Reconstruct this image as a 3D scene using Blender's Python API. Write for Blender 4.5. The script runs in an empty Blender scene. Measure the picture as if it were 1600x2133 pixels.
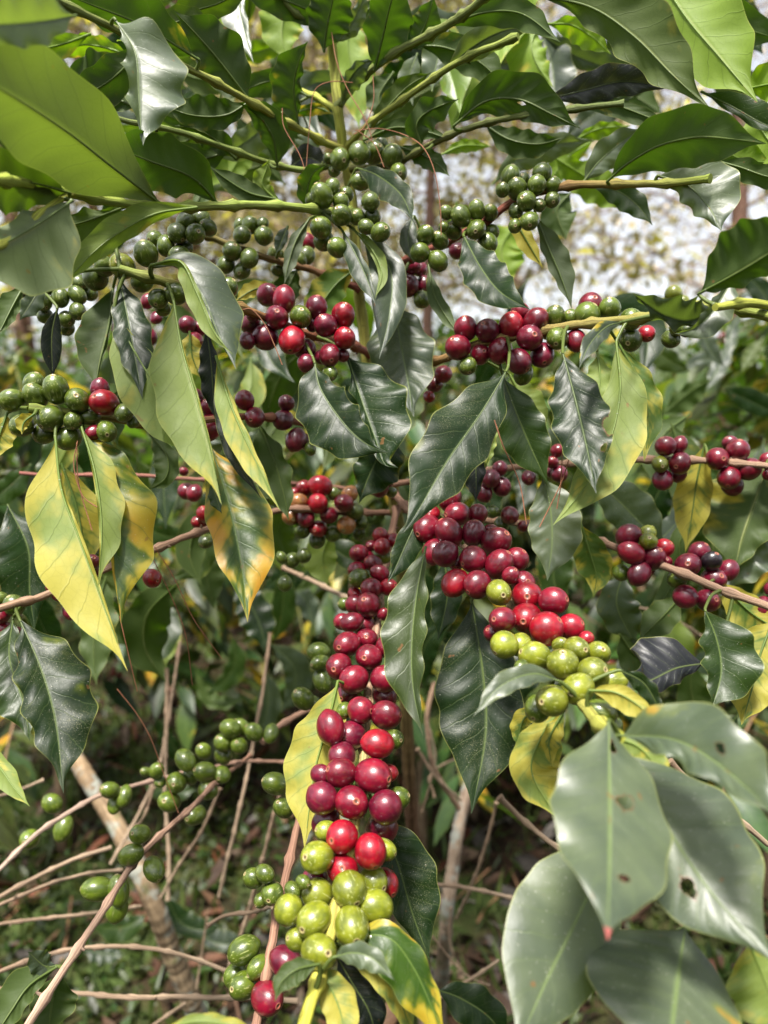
import bpy, math, random
import numpy as np
from mathutils import Vector, Matrix
R = math.radians
# ------------------------------------------------------------------ camera, sky, sun, exposure
SC = bpy.context.scene
COL = SC.collection
F = 1478.0                      # focal length of the photograph in its own pixels (1600 wide)
CAMZ, PITCH = 1.35, R(-9.5)
cam = bpy.data.cameras.new('camera'); camo = bpy.data.objects.new('camera', cam); COL.objects.link(camo)
camo.location = (0, 0, CAMZ); camo.rotation_euler = (R(90) + PITCH, 0, 0)
cam.sensor_fit = 'HORIZONTAL'; cam.sensor_width = 36.0; cam.lens = 36.0 * F / 1600.0
cam.clip_start = 0.02; cam.clip_end = 2000
cam.dof.use_dof = True; cam.dof.focus_distance = 0.385
cam.dof.aperture_fstop = cam.lens / 3.9
SC.camera = camo
SUN_EL, SUN_AZ = R(68), R(205)
wd = bpy.data.worlds.new("World"); SC.world = wd; wd.use_nodes = True
nt = wd.node_tree; nt.nodes.clear()
sky = nt.nodes.new('ShaderNodeTexSky'); sky.sky_type = 'NISHITA'; sky.sun_disc = False
sky.sun_elevation = SUN_EL; sky.sun_rotation = SUN_AZ; sky.air_density = 1.0; sky.dust_density = 6.0; sky.altitude = 900
hs = nt.nodes.new('ShaderNodeHueSaturation'); hs.inputs['Saturation'].default_value = 0.25
bg = nt.nodes.new('ShaderNodeBackground'); bg.inputs[1].default_value = 0.12
wo = nt.nodes.new('ShaderNodeOutputWorld')
nt.links.new(sky.outputs[0], hs.inputs['Color']); nt.links.new(hs.outputs[0], bg.inputs[0]); nt.links.new(bg.outputs[0], wo.inputs[0])
sl = bpy.data.lights.new('sun', 'SUN'); sl.energy = 4.2; sl.angle = R(10); sl.color = (1.0, .95, .87)
so = bpy.data.objects.new('sun', sl); COL.objects.link(so)
sd = Vector((math.sin(SUN_AZ) * math.cos(SUN_EL), math.cos(SUN_AZ) * math.cos(SUN_EL), math.sin(SUN_EL)))
so.rotation_euler = sd.to_track_quat('Z', 'Y').to_euler(); so.location = (1, 1, 4)
SC.view_settings.view_transform = 'Standard'; SC.view_settings.look = 'None'
SC.view_settings.exposure = 1.38; SC.view_settings.gamma = 1; SC.view_settings.use_curve_mapping = False
try:
    SC.cycles.max_bounces = 8; SC.cycles.transparent_max_bounces = 6
    SC.cycles.caustics_reflective = False; SC.cycles.caustics_refractive = False
    SC.cycles.sample_clamp_indirect = 8.0
except Exception: pass

rng = np.random.default_rng(7); random.seed(7)
CAM = np.array([0, 0, CAMZ], float)
cp, sp_ = math.cos(PITCH), math.sin(PITCH)
FW = np.array([0, cp, sp_]); UP = np.array([0, -sp_, cp]); RT = np.array([1., 0, 0])
def at(x, y, d): return CAM + FW * d + RT * ((x - 800) / F * d) - UP * ((y - 1066.5) / F * d)
def nrm(v): return v / np.maximum(np.linalg.norm(v, axis=-1, keepdims=True), 1e-9)
def proj(p):
    q = np.asarray(p) - CAM; d = q @ FW
    return 800 + (q @ RT) / d * F, 1066.5 - (q @ UP) / d * F, d

# ------------------------------------------------------------------ mesh buffer
class MB:
    def __init__(s): s.v = []; s.f = []; s.uv = []; s.t = []; s.m = []; s.l = []; s.n = 0
    def add(s, v, f, uv=None, tint=(.1, .1, .1), misc=(0, .5, 0, 0), lp=None):
        v = np.asarray(v, float).reshape(-1, 3); k = len(v)
        s.v.append(v); s.f.append(np.asarray(f, int) + s.n)
        s.uv.append(np.zeros((k, 2)) if uv is None else np.asarray(uv, float))
        t = np.asarray(tint, float); t = np.tile(t, (k, 1)) if t.ndim == 1 else t
        s.t.append(np.concatenate([t[:, :3], np.ones((k, 1))], 1))
        m = np.asarray(misc, float); m = np.tile(m, (k, 1)) if m.ndim == 1 else m
        s.m.append(m); s.l.append(np.zeros((k, 3)) if lp is None else lp); s.n += k
    def merge(s, o):
        for i in range(len(o.v)):
            pass
        for v, uv, t, m, l in zip(o.v, o.uv, o.t, o.m, o.l):
            s.v.append(v); s.uv.append(uv); s.t.append(t); s.m.append(m); s.l.append(l)
        for f in o.f: s.f.append(f + s.n)
        s.n += o.n
    def build(s, name, mat, parent=None, smooth=True, org=None, **props):
        me = bpy.data.meshes.new(name)
        v = np.concatenate(s.v); q4 = [f for f in s.f if f.shape[1] == 4]; q3 = [f for f in s.f if f.shape[1] == 3]
        o0 = v.mean(0) if org is None else np.asarray(org, float)
        v = v - o0
        loops = []; starts = []; tot = []; c = 0
        for grp, k in ((q4, 4), (q3, 3)):
            if grp:
                a = np.concatenate(grp); loops.append(a.ravel()); starts.append(c + np.arange(len(a)) * k); tot.append(np.full(len(a), k)); c += a.size
        loops = np.concatenate(loops); starts = np.concatenate(starts); tot = np.concatenate(tot)
        me.vertices.add(len(v)); me.vertices.foreach_set('co', v.ravel())
        me.loops.add(len(loops)); me.loops.foreach_set('vertex_index', loops)
        me.polygons.add(len(starts)); me.polygons.foreach_set('loop_start', starts); me.polygons.foreach_set('loop_total', tot)
        me.polygons.foreach_set('use_smooth', np.full(len(starts), smooth))
        uvl = me.uv_layers.new(name='UVMap'); uvl.data.foreach_set('uv', np.concatenate(s.uv)[loops].ravel())
        a = me.attributes.new('tint', 'FLOAT_COLOR', 'POINT'); a.data.foreach_set('color', np.concatenate(s.t).ravel())
        a = me.attributes.new('misc', 'FLOAT_COLOR', 'POINT'); a.data.foreach_set('color', np.concatenate(s.m).ravel())
        a = me.attributes.new('lp', 'FLOAT_VECTOR', 'POINT'); a.data.foreach_set('vector', np.concatenate(s.l).ravel())
        me.update(calc_edges=True); me.validate()
        me.materials.append(mat)
        ob = bpy.data.objects.new(name, me); COL.objects.link(ob)
        if parent is not None:
            ob.parent = parent; o0 = o0 - np.array(WLOC[parent.name])
        ob.location = o0
        WLOC[ob.name] = tuple((np.array(WLOC[parent.name]) if parent is not None else 0) + o0)
        for k, val in props.items(): ob[k] = val
        return ob
WLOC = {}
def empty(name, loc, **props):
    o = bpy.data.objects.new(name, None); COL.objects.link(o); o.location = loc; o.empty_display_size = .02
    WLOC[o.name] = tuple(loc)
    for k, v in props.items(): o[k] = v
    return o

def catmull(P, n):
    P = np.asarray(P, float)
    if len(P) == 2: P = np.array([P[0], (P[0] + P[1]) / 2, P[1]])
    Q = np.vstack([2 * P[0] - P[1], P, 2 * P[-1] - P[-2]])
    out = []
    for i in range(1, len(Q) - 2):
        t = np.linspace(0, 1, 24, endpoint=False)[:, None]
        p0, p1, p2, p3 = Q[i - 1:i + 3]
        out.append(.5 * (2 * p1 + (p2 - p0) * t + (2 * p0 - 5 * p1 + 4 * p2 - p3) * t ** 2 + (3 * p1 - p0 - 3 * p2 + p3) * t ** 3))
    out.append(P[-1:]); C = np.vstack(out)
    s = np.concatenate([[0], np.cumsum(np.linalg.norm(np.diff(C, axis=0), axis=1))])
    u = np.linspace(0, s[-1], n)
    return np.stack([np.interp(u, s, C[:, k]) for k in range(C.shape[1])], 1)

def tube(mb, C, rad, tint, sides=8, misc=(0, .5, 0, 0), uvx=None, caps=True):
    C = np.asarray(C, float); n = len(C); rad = np.broadcast_to(np.asarray(rad, float), (n,))
    T = nrm(np.gradient(C, axis=0)); a = np.array([0.3, 0.2, .93])
    A = nrm(np.cross(T, a)); B = np.cross(T, A)
    th = np.linspace(0, 2 * np.pi, sides, endpoint=False)
    V = C[:, None] + rad[:, None, None] * (np.cos(th)[None, :, None] * A[:, None] + np.sin(th)[None, :, None] * B[:, None])
    idx = np.arange(n * sides).reshape(n, sides); nx = np.roll(idx, -1, 1)
    f = np.stack([idx[:-1], nx[:-1], nx[1:], idx[1:]], -1).reshape(-1, 4)
    ln = np.concatenate([[0], np.cumsum(np.linalg.norm(np.diff(C, axis=0), axis=1))])
    uv = np.stack([np.tile(th / 6.283 if uvx is None else np.full(sides, uvx), (n, 1)), np.repeat(ln[:, None], sides, 1) * 10], -1).reshape(-1, 2)
    t = np.asarray(tint, float)
    if t.ndim == 2: t = np.repeat(t, sides, 0)
    V = V.reshape(-1, 3)
    mb.add(V, f, uv, t, misc)
    if caps:
        for r_, ci in ((idx[0][::-1], 0), (idx[-1], -1)):
            c = C[ci]; vv = np.vstack([V[r_], c]); k = np.arange(sides)
            tt = t if t.ndim == 1 else np.tile(t[ci * 1 if ci == 0 else -1], (sides + 1, 1))
            mb.add(vv, np.stack([k, (k + 1) % sides, np.full(sides, sides)], 1), None, tt, misc)

# ------------------------------------------------------------------ materials
def newmat(name):
    m = bpy.data.materials.new(name); m.use_nodes = True; t = m.node_tree; t.nodes.clear()
    return m, t
class NT:
    def __init__(s, t): s.t = t
    def n(s, typ, **kw):
        x = s.t.nodes.new(typ)
        for k, v in kw.items(): setattr(x, k, v)
        return x
    def l(s, a, b): s.t.links.new(a, b)
    def put(s, sock, v):
        if hasattr(v, 'is_linked') or isinstance(v, bpy.types.NodeSocket): s.l(v, sock)
        else: sock.default_value = v
    def math(s, op, a, b=0.0, c=None, clamp=False):
        x = s.n('ShaderNodeMath', operation=op, use_clamp=clamp); s.put(x.inputs[0], a); s.put(x.inputs[1], b)
        if c is not None: s.put(x.inputs[2], c)
        return x.outputs[0]
    def ramp(s, v, a, b, lo=0., hi=1.):
        x = s.n('ShaderNodeMapRange', interpolation_type='SMOOTHSTEP'); s.put(x.inputs[0], v)
        x.inputs[1].default_value = a; x.inputs[2].default_value = b; x.inputs[3].default_value = lo; x.inputs[4].default_value = hi
        return x.outputs[0]
    def mix(s, f, a, b, mode='MIX'):
        x = s.n('ShaderNodeMix', data_type='RGBA', blend_type=mode); s.put(x.inputs[0], f); s.put(x.inputs[6], a); s.put(x.inputs[7], b)
        return x.outputs[2]
    def attr(s, name): return s.n('ShaderNodeAttribute', attribute_name=name, attribute_type='GEOMETRY')
    def noise(s, vec, sc, det=2., rough=.5):
        x = s.n('ShaderNodeTexNoise'); s.put(x.inputs['Vector'], vec); x.inputs['Scale'].default_value = sc
        x.inputs['Detail'].default_value = det; x.inputs['Roughness'].default_value = rough; return x.outputs[0]
def rgb(r, g, b): return (r, g, b, 1)

def leaf_material(name, detail=True):
    m, t = newmat(name); N = NT(t)
    uv = N.n('ShaderNodeUVMap', uv_map='UVMap').outputs[0]
    sx = N.n('ShaderNodeSeparateXYZ'); N.l(uv, sx.inputs[0])
    a = N.math('ABSOLUTE', N.math('MULTIPLY_ADD', sx.outputs[0], 2., -1.))
    v = sx.outputs[1]
    tint = N.attr('tint').outputs['Color']; ms = N.attr('misc'); sep = N.n('ShaderNodeSeparateColor'); N.l(ms.outputs['Color'], sep.inputs[0])
    yel, rnd, dust = sep.outputs[0], sep.outputs[1], sep.outputs[2]; rim = ms.outputs['Alpha']
    # plane coordinates with a per leaf offset
    cx = N.n('ShaderNodeCombineXYZ'); N.l(N.math('MULTIPLY', sx.outputs[0], .42), cx.inputs[0]); N.l(v, cx.inputs[1]); N.l(N.math('MULTIPLY', rnd, 37.), cx.inputs[2])
    P = cx.outputs[0]
    wob = N.noise(P, 9., 2.)
    ph = N.math('ADD', N.math('MULTIPLY', v, 9.5), N.math('MULTIPLY', N.math('POWER', a, .8), -1.5))
    ph = N.math('ADD', ph, N.math('MULTIPLY', wob, .5))
    side = N.math('MULTIPLY', N.math('GREATER_THAN', sx.outputs[0], .5), .43)
    ph = N.math('ADD', ph, side)
    tri = N.math('MULTIPLY', N.math('ABSOLUTE', N.math('SUBTRACT', N.math('FRACT', ph), .5)), 2.)   # 1 on a side vein
    vein = N.ramp(tri, .90, .99); veinw = N.ramp(tri, .45, 1.)
    mid = N.ramp(a, .06, .012)
    vo = N.n('ShaderNodeTexVoronoi', feature='DISTANCE_TO_EDGE'); N.l(P, vo.inputs['Vector']); vo.inputs['Scale'].default_value = 30.
    net = N.ramp(vo.outputs[0], .07, .0)
    allv = N.math('MAXIMUM', N.math('MAXIMUM', vein, N.math('MULTIPLY', net, .4)), mid)
    # yellowing between the veins, strongest near the margins
    yn = N.noise(P, 4.2, 3., .5)
    ym = N.math('ADD', N.math('ADD', N.math('MULTIPLY_ADD', yn, 2.6, -1.3), N.math('MULTIPLY', N.math('POWER', a, 1.5), .34)), N.math('MULTIPLY', veinw, -.14))
    ym = N.math('ADD', ym, N.math('MULTIPLY_ADD', yel, 1.25, -.86))
    ymask = N.ramp(ym, -.14, .50)
    yl = N.mix(N.ramp(N.noise(P, 3.), .4, .65), rgb(.40, .33, .03), rgb(.44, .21, .015)); yl = N.mix(N.ramp(ymask, .25, .8), rgb(.17, .22, .015), yl)
    big = N.noise(P, 4., 3.)
    base = N.mix(N.ramp(big, .3, .7), N.mix(1., tint, rgb(.72, .75, .8), 'MULTIPLY'), N.mix(1., tint, rgb(1.22, 1.18, 1.05), 'MULTIPLY'))
    front = N.mix(ymask, base, yl)
    rib = N.mix(.42, N.mix(1., tint, rgb(1.8, 1.9, 1.3), 'MULTIPLY'), rgb(.15, .20, .07))
    front = N.mix(N.math('MULTIPLY', vein, .35), front, rib)
    front = N.mix(N.math('MULTIPLY', mid, .85), front, rib)
    if detail:
        dn = N.math('MULTIPLY', N.ramp(N.noise(P, 230., 2., .7), .56, .72), N.ramp(N.noise(P, 5., 3.), .35, .7))
        front = N.mix(N.math('MULTIPLY', dn, dust, clamp=True), front, rgb(.30, .30, .16))
        sp = N.ramp(N.noise(P, 150., 0.), .80, .84)
        front = N.mix(N.math('MULTIPLY', sp, .7), front, rgb(.5, .5, .4))
    back0 = N.mix(.16, N.mix(1., tint, rgb(1.7, 1.6, 1.5), 'MULTIPLY'), rgb(.17, .19, .07))
    back = N.mix(N.math('MULTIPLY', ymask, .92), back0, N.mix(.35, rgb(.50, .41, .055), back0))
    back = N.mix(N.math('MULTIPLY', N.math('MAXIMUM', vein, N.math('MULTIPLY', net, .55)), .42), back, N.mix(1., back, rgb(.42, .48, .35), 'MULTIPLY'))
    back = N.mix(N.math('MULTIPLY', mid, .8), back, rgb(.36, .38, .14))
    geo = N.n('ShaderNodeNewGeometry'); bf = geo.outputs['Backfacing']
    col = N.mix(bf, front, back)
    edge = N.ramp(a, .965, 1.); col = N.mix(N.math('MULTIPLY', edge, .55), col, rgb(.38, .40, .10))
    col = N.mix(rim, col, rgb(.16, .085, .035))
    # blemishes
    bl = N.ramp(N.noise(P, 17., 1.), .75, .79); col = N.mix(N.math('MULTIPLY', bl, .8), col, rgb(.19, .09, .03))
    pr = N.n('ShaderNodeBsdfPrincipled'); N.l(col, pr.inputs['Base Color'])
    ro = N.math('ADD', N.math('MULTIPLY', bf, .20), N.math('ADD', .27, N.math('MULTIPLY', N.noise(P, 14., 3.), .22)))
    N.l(N.math('ADD', ro, N.math('MULTIPLY', dust, .06)), pr.inputs['Roughness']); pr.inputs['Specular IOR Level'].default_value = .36
    gx_ = N.n('ShaderNodeSeparateXYZ'); N.l(N.attr('lp').outputs['Vector'], gx_.inputs[0])
    N.l(N.math('MULTIPLY', gx_.outputs[0], N.math('SUBTRACT', 1., bf)), pr.inputs['Coat Weight']); N.l(N.math('ADD', .24, N.math('MULTIPLY', N.noise(P, 7., 3.), .36)), pr.inputs['Coat Roughness'])
    bump = N.n('ShaderNodeBump'); bump.inputs['Strength'].default_value = .2; bump.inputs['Distance'].default_value = .0012
    h = N.math('ADD', N.math('MULTIPLY', N.math('MAXIMUM', vein, mid), -.6), N.math('ADD', N.math('MULTIPLY', net, -.10), N.math('MULTIPLY', N.noise(P, 26., 3.), .35)))
    N.l(h, bump.inputs['Height']); N.l(bump.outputs[0], pr.inputs['Normal'])
    tr = N.n('ShaderNodeBsdfTranslucent')
    tc = N.mix(1., tint, rgb(2.5, 2.7, .42), 'MULTIPLY'); tc = N.mix(ymask, tc, rgb(.62, .46, .03))
    tc = N.mix(N.math('MULTIPLY', N.math('MAXIMUM', vein, mid), .35), tc, rgb(.10, .14, .02))
    N.l(N.mix(rim, tc, rgb(.05, .02, .01)), tr.inputs[0])
    mx = N.n('ShaderNodeMixShader'); mx.inputs[0].default_value = .40
    N.l(pr.outputs[0], mx.inputs[1]); N.l(tr.outputs[0], mx.inputs[2])
    o = N.n('ShaderNodeOutputMaterial'); N.l(mx.outputs[0], o.inputs[0]); return m

def cherry_material():
    m, t = newmat('cherry_skin'); N = NT(t)
    tint = N.attr('tint').outputs['Color']; ms = N.attr('misc'); sep = N.n('ShaderNodeSeparateColor'); N.l(ms.outputs['Color'], sep.inputs[0])
    grn, rnd = sep.outputs[0], sep.outputs[1]
    lp = N.attr('lp').outputs['Vector']; sx = N.n('ShaderNodeSeparateXYZ'); N.l(lp, sx.inputs[0])
    r = N.math('SQRT', N.math('ADD', N.math('POWER', sx.outputs[0], 2.), N.math('POWER', sx.outputs[1], 2.)))
    top = N.math('GREATER_THAN', sx.outputs[2], 0.)
    off = N.n('ShaderNodeVectorMath', operation='ADD'); N.l(lp, off.inputs[0])
    cc = N.n('ShaderNodeCombineXYZ'); N.l(N.math('MULTIPLY', rnd, 31.), cc.inputs[0]); N.l(N.math('MULTIPLY', rnd, 17.), cc.inputs[1]); N.l(cc.outputs[0], off.inputs[1])
    P = off.outputs[0]
    n1 = N.noise(P, 1.4, 2.)
    col = N.mix(N.ramp(n1, .3, .7), N.mix(1., tint, rgb(.62, .6, .7), 'MULTIPLY'), N.mix(1., tint, rgb(1.3, 1.15, 1.1), 'MULTIPLY'))
    # meridian streaks on green fruit
    st = N.n('ShaderNodeMapping'); N.l(P, st.inputs[0]); st.inputs['Scale'].default_value = (7., 7., .6)
    sn = N.ramp(N.noise(st.outputs[0], 1., 2.), .60, .68)
    col = N.mix(N.math('MULTIPLY', sn, N.math('MULTIPLY_ADD', grn, .28, .03)), col, rgb(.50, .52, .22))
    fl = N.ramp(N.noise(P, 26., 1.), .74, .78); col = N.mix(N.math('MULTIPLY', fl, .5), col, rgb(.45, .33, .22))
    ring = N.math('MULTIPLY', N.ramp(r, .24, .19), top)
    rcol = N.mix(grn, rgb(.30, .09, .05), rgb(.34, .27, .12))
    col = N.mix(N.math('MULTIPLY', ring, .75), col, rcol)
    core = N.math('MULTIPLY', N.ramp(r, .105, .07), top); col = N.mix(core, col, rgb(.06, .03, .015))
    pr = N.n('ShaderNodeBsdfPrincipled'); N.l(col, pr.inputs['Base Color'])
    N.l(N.math('ADD', .24, N.math('ADD', N.math('MULTIPLY', ring, .3), N.math('MULTIPLY', N.noise(P, 5., 3.), .14))), pr.inputs['Roughness'])
    pr.inputs['Specular IOR Level'].default_value = .5
    pr.inputs['Coat Weight'].default_value = .45; pr.inputs['Coat Roughness'].default_value = .12
    b = N.n('ShaderNodeBump'); b.inputs['Strength'].default_value = .18; b.inputs['Distance'].default_value = .0006
    N.l(N.math('ADD', N.noise(P, 7., 3.), N.math('MULTIPLY', N.noise(P, 60., 1.), .2)), b.inputs['Height']); N.l(b.outputs[0], pr.inputs['Normal'])
    o = N.n('ShaderNodeOutputMaterial'); N.l(pr.outputs[0], o.inputs[0]); return m

def bark_material(name, spec=.25, lichen=0.):
    m, t = newmat(name); N = NT(t)
    tint = N.attr('tint').outputs['Color']; co = N.n('ShaderNodeTexCoord').outputs['Object']
    uv = N.n('ShaderNodeUVMap', uv_map='UVMap').outputs[0]
    mp = N.n('ShaderNodeMapping'); N.l(uv, mp.inputs[0]); mp.inputs['Scale'].default_value = (5., 1.0, 1.)
    s = N.noise(mp.outputs[0], 2.2, 5., .65); b_ = N.noise(co, 90., 4., .6)
    col = N.mix(N.ramp(s, .35, .65), N.mix(1., tint, rgb(.55, .5, .48), 'MULTIPLY'), N.mix(1., tint, rgb(1.3, 1.28, 1.25), 'MULTIPLY'))
    col = N.mix(N.math('MULTIPLY', N.ramp(b_, .6, .72), .6), col, N.mix(1., tint, rgb(.3, .25, .22), 'MULTIPLY'))
    if lichen:
        l1 = N.ramp(N.noise(co, 28., 4., .65), .50, .60); col = N.mix(N.math('MULTIPLY', l1, lichen), col, rgb(.24, .26, .23))
        l2 = N.ramp(N.noise(co, 19., 3., .6), .58, .66); col = N.mix(N.math('MULTIPLY', l2, lichen * .8), col, rgb(.11, .12, .05))
    pr = N.n('ShaderNodeBsdfPrincipled'); N.l(col, pr.inputs['Base Color']); pr.inputs['Roughness'].default_value = .68; pr.inputs['Specular IOR Level'].default_value = spec
    b = N.n('ShaderNodeBump'); b.inputs['Strength'].default_value = .7; b.inputs['Distance'].default_value = .0012
    N.l(N.math('ADD', s, N.math('MULTIPLY', b_, .6)), b.inputs['Height']); N.l(b.outputs[0], pr.inputs['Normal'])
    o = N.n('ShaderNodeOutputMaterial'); N.l(pr.outputs[0], o.inputs[0]); return m

def ground_material():
    m, t = newmat('soil'); N = NT(t)
    co = N.n('ShaderNodeNewGeometry').outputs['Position']
    n1 = N.noise(co, 1.6, 5., .6); n2 = N.noise(co, 24., 5., .7); n3 = N.noise(co, 5., 4.)
    c = N.mix(N.ramp(n2, .35, .65), rgb(.010, .008, .005), rgb(.036, .019, .011))
    c = N.mix(N.math('MULTIPLY', N.ramp(n1, .46, .58), N.ramp(n3, .35, .6)), c, rgb(.05, .075, .02))
    pr = N.n('ShaderNodeBsdfPrincipled'); N.l(c, pr.inputs['Base Color']); pr.inputs['Roughness'].default_value = .95; pr.inputs['Specular IOR Level'].default_value = .15
    b = N.n('ShaderNodeBump'); b.inputs['Strength'].default_value = 1.; b.inputs['Distance'].default_value = .02; N.l(n2, b.inputs['Height']); N.l(b.outputs[0], pr.inputs['Normal'])
    o = N.n('ShaderNodeOutputMaterial'); N.l(pr.outputs[0], o.inputs[0]); return m
M_LEAF = leaf_material('coffee_leaf'); M_LEAF2 = leaf_material('distant_leaf', False)
M_CH = cherry_material(); M_BARK = bark_material('branch_bark'); M_TRUNK = bark_material('lichen_bark', .2, .8); M_SOIL = ground_material()

# ------------------------------------------------------------------ the coffee tree in front: branches
WOOD = (.34, .19, .12); REDW = (.17, .055, .04); GRNW = (.16, .21, .04); TAN = (.28, .19, .13); YGW = (.30, .33, .05); PINK = (.25, .14, .095); DK = (.10, .055, .04)
BR = {}     # name key -> dict(pts world, rad, tree)
def px(s): return [tuple(float(q) for q in p.split(',')) for p in s.split()]
def branch(key, s, r0, r1, c0, c1, cm=None, tree='main', label=None, node=.028):
    P = [at(x, y, d) for x, y, d in px(s)]
    L = sum(np.linalg.norm(P[i + 1] - P[i]) for i in range(len(P) - 1)); n = max(12, int(L / .0035))
    C = catmull(P, n); t = np.linspace(0, 1, n)
    k = rng.normal(0, 1, (n, 3)); k = np.stack([np.convolve(k[:, i], np.ones(9) / 9, 'same') for i in range(3)], 1)
    C = C + k * .0009 * np.minimum(1, np.minimum(t, 1 - t) * 8 + .2)[:, None]
    s_ = t * L; ph = np.abs(((s_ / node + .5) % 1) - .5) * node
    rad = (r0 + (r1 - r0) * t) * (1 + (.6 if max(r0, r1) < 3.5 else .03) * np.exp(-(ph / .0028) ** 2) + rng.normal(0, .03, n)) / 1000
    c0, c1 = np.array(c0), np.array(c1); cc = c0 + (c1 - c0) * t[:, None]
    if cm is not None: cm = np.array(cm); cc = np.where(t[:, None] < .5, c0 + (cm - c0) * 2 * t[:, None], cm + (c1 - cm) * (2 * t[:, None] - 1))
    BR[key] = dict(C=C, rad=rad, col=cc, tree=tree, label=label)
branch('trunk', '672,-60,.47 688,60,.48 698,150,.49 704,225,.49 716,310,.5 732,400,.51 742,520,.52 752,650,.53 775,800,.54 808,960,.56 830,1100,.57 845,1300,.6 848,1500,.64 858,1700,.70 870,1850,.78 880,1960,.9 885,2010,1.2', 3.2, 9.5, YGW, (.22, .17, .12), (.15, .08, .05))
branch('hang', '826,1060,.56 805,1170,.52 785,1300,.45 768,1440,.41 755,1590,.37 742,1700,.345 725,1800,.33 700,1900,.315 672,2010,.30 645,2090,.285 622,2180,.27', 2.8, 2.6, PINK, (.42, .42, .05), TAN)
branch('arc', '822,1030,.56 880,1090,.50 950,1120,.455 1010,1190,.42 1075,1270,.385 1140,1370,.345 1195,1440,.315 1240,1500,.29 1290,1535,.262', 2.8, 2.6, PINK, YGW, TAN)
branch('upleft', '748,600,.52 690,578,.51 640,558,.50 560,540,.49 490,515,.48 420,490,.47 350,500,.45', 2.7, 2.0, REDW, (.20, .2, .06))
branch('redleft', '770,735,.53 720,715,.49 640,695,.45 560,665,.43 495,640,.41 420,610,.40 330,585,.385 250,560,.38', 2.9, 2.4, REDW, GRNW, (.25, .10, .05))
branch('rightup', '745,580,.52 800,560,.50 880,528,.47 960,490,.455 1020,455,.445 1070,420,.44 1150,392,.43 1230,383,.42 1380,381,.40 1480,372,.38', 2.8, 2.0, REDW, (.2, .26, .04), (.22, .07, .045))
branch('right', '770,790,.54 850,760,.50 920,748,.46 1000,715,.43 1120,690,.42 1230,672,.41 1330,664,.39 1440,640,.37 1520,640,.36 1640,668,.34', 2.8, 2.6, REDW, (.2, .26, .05), (.25, .18, .06))
branch('rightlow', '810,1010,.56 950,990,.54 1100,970,.53 1230,962,.52 1320,958,.50 1440,957,.49 1560,966,.48 1680,985,.46', 2.4, 2.2, PINK, TAN)
branch('rightdown', '825,1060,.57 950,1080,.55 1080,1090,.52 1210,1116,.49 1300,1148,.47 1400,1185,.45 1500,1228,.435 1600,1262,.42 1700,1300,.4', 2.4, 2.4, PINK, TAN)
branch('left', '785,860,.545 720,885,.52 640,880,.48 560,870,.46 450,872,.44 340,885,.42 230,868,.40 150,858,.39 60,850,.38', 2.4, 2.0, PINK, GRNW, (.27, .11, .07))
branch('leftlow', '822,1068,.57 740,1068,.55 600,1063,.52 520,1080,.50 440,1100,.48 330,1140,.45 200,1195,.43 90,1240,.41 20,1262,.39 -60,1290,.37', 2.4, 2.2, PINK, TAN)
branch('leftthin', '800,1030,.56 650,1010,.56 400,998,.55 250,990,.54 130,990,.53 40,985,.52', 1.7, 1.3, PINK, (.26, .10, .08))
branch('canopyleft', '728,440,.51 700,446,.47 640,433,.43 540,425,.41 440,430,.39 340,431,.37 240,422,.35 150,403,.33 70,380,.31 -20,374,.28', 2.6, 2.2, GRNW, (.26, .32, .05), (.2, .26, .05))
branch('canopyleftfold', '150,403,.33 90,440,.315 30,490,.30 -40,530,.28', 1.6, 1.3, YGW, YGW)
branch('topleft', '713,312,.5 650,282,.47 590,252,.45 520,212,.43 440,165,.41 390,140,.40 300,90,.38 160,20,.35 60,-30,.33', 2.5, 1.8, (.3, .3, .06), (.13, .17, .04))
branch('topleftshort', '704,228,.49 640,196,.51 560,170,.53 480,150,.55 400,120,.58', 2.1, 1.5, YGW, YGW)
branch('midleft', '716,335,.5 640,355,.48 560,340,.47 480,310,.45 380,275,.43 280,255,.42 200,235,.41', 2.3, 1.6, GRNW, (.15, .2, .05))
branch('topright', '704,222,.49 760,155,.47 830,105,.45 920,60,.43 990,10,.40 1050,-40,.37', 2.6, 2.3, (.13, .16, .04), (.16, .2, .05))
branch('midright', '722,305,.5 770,258,.48 840,208,.46 910,158,.44 980,115,.42 1080,75,.40', 2.3, 1.8, (.28, .3, .06), (.2, .26, .05))
branch('lowright', '730,350,.5 820,345,.49 870,318,.47 940,280,.45 1010,258,.44 1090,242,.42 1180,230,.41 1300,215,.40', 2.2, 1.6, (.16, .17, .05), (.11, .15, .04))
branch('tip', '690,80,.48 650,50,.47 610,22,.46 570,-30,.45', 1.8, 1.5, (.14, .17, .05), (.14, .17, .05))
branch('farright', '1620,640,.35 1560,630,.34 1490,640,.33', 2.4, 1.8, YGW, YGW)
branch('shadeleft', '200,540,.46 130,565,.44 70,600,.43 0,640,.42', 2.2, 2.0, (.1, .1, .04), (.1, .1, .04))
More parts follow.
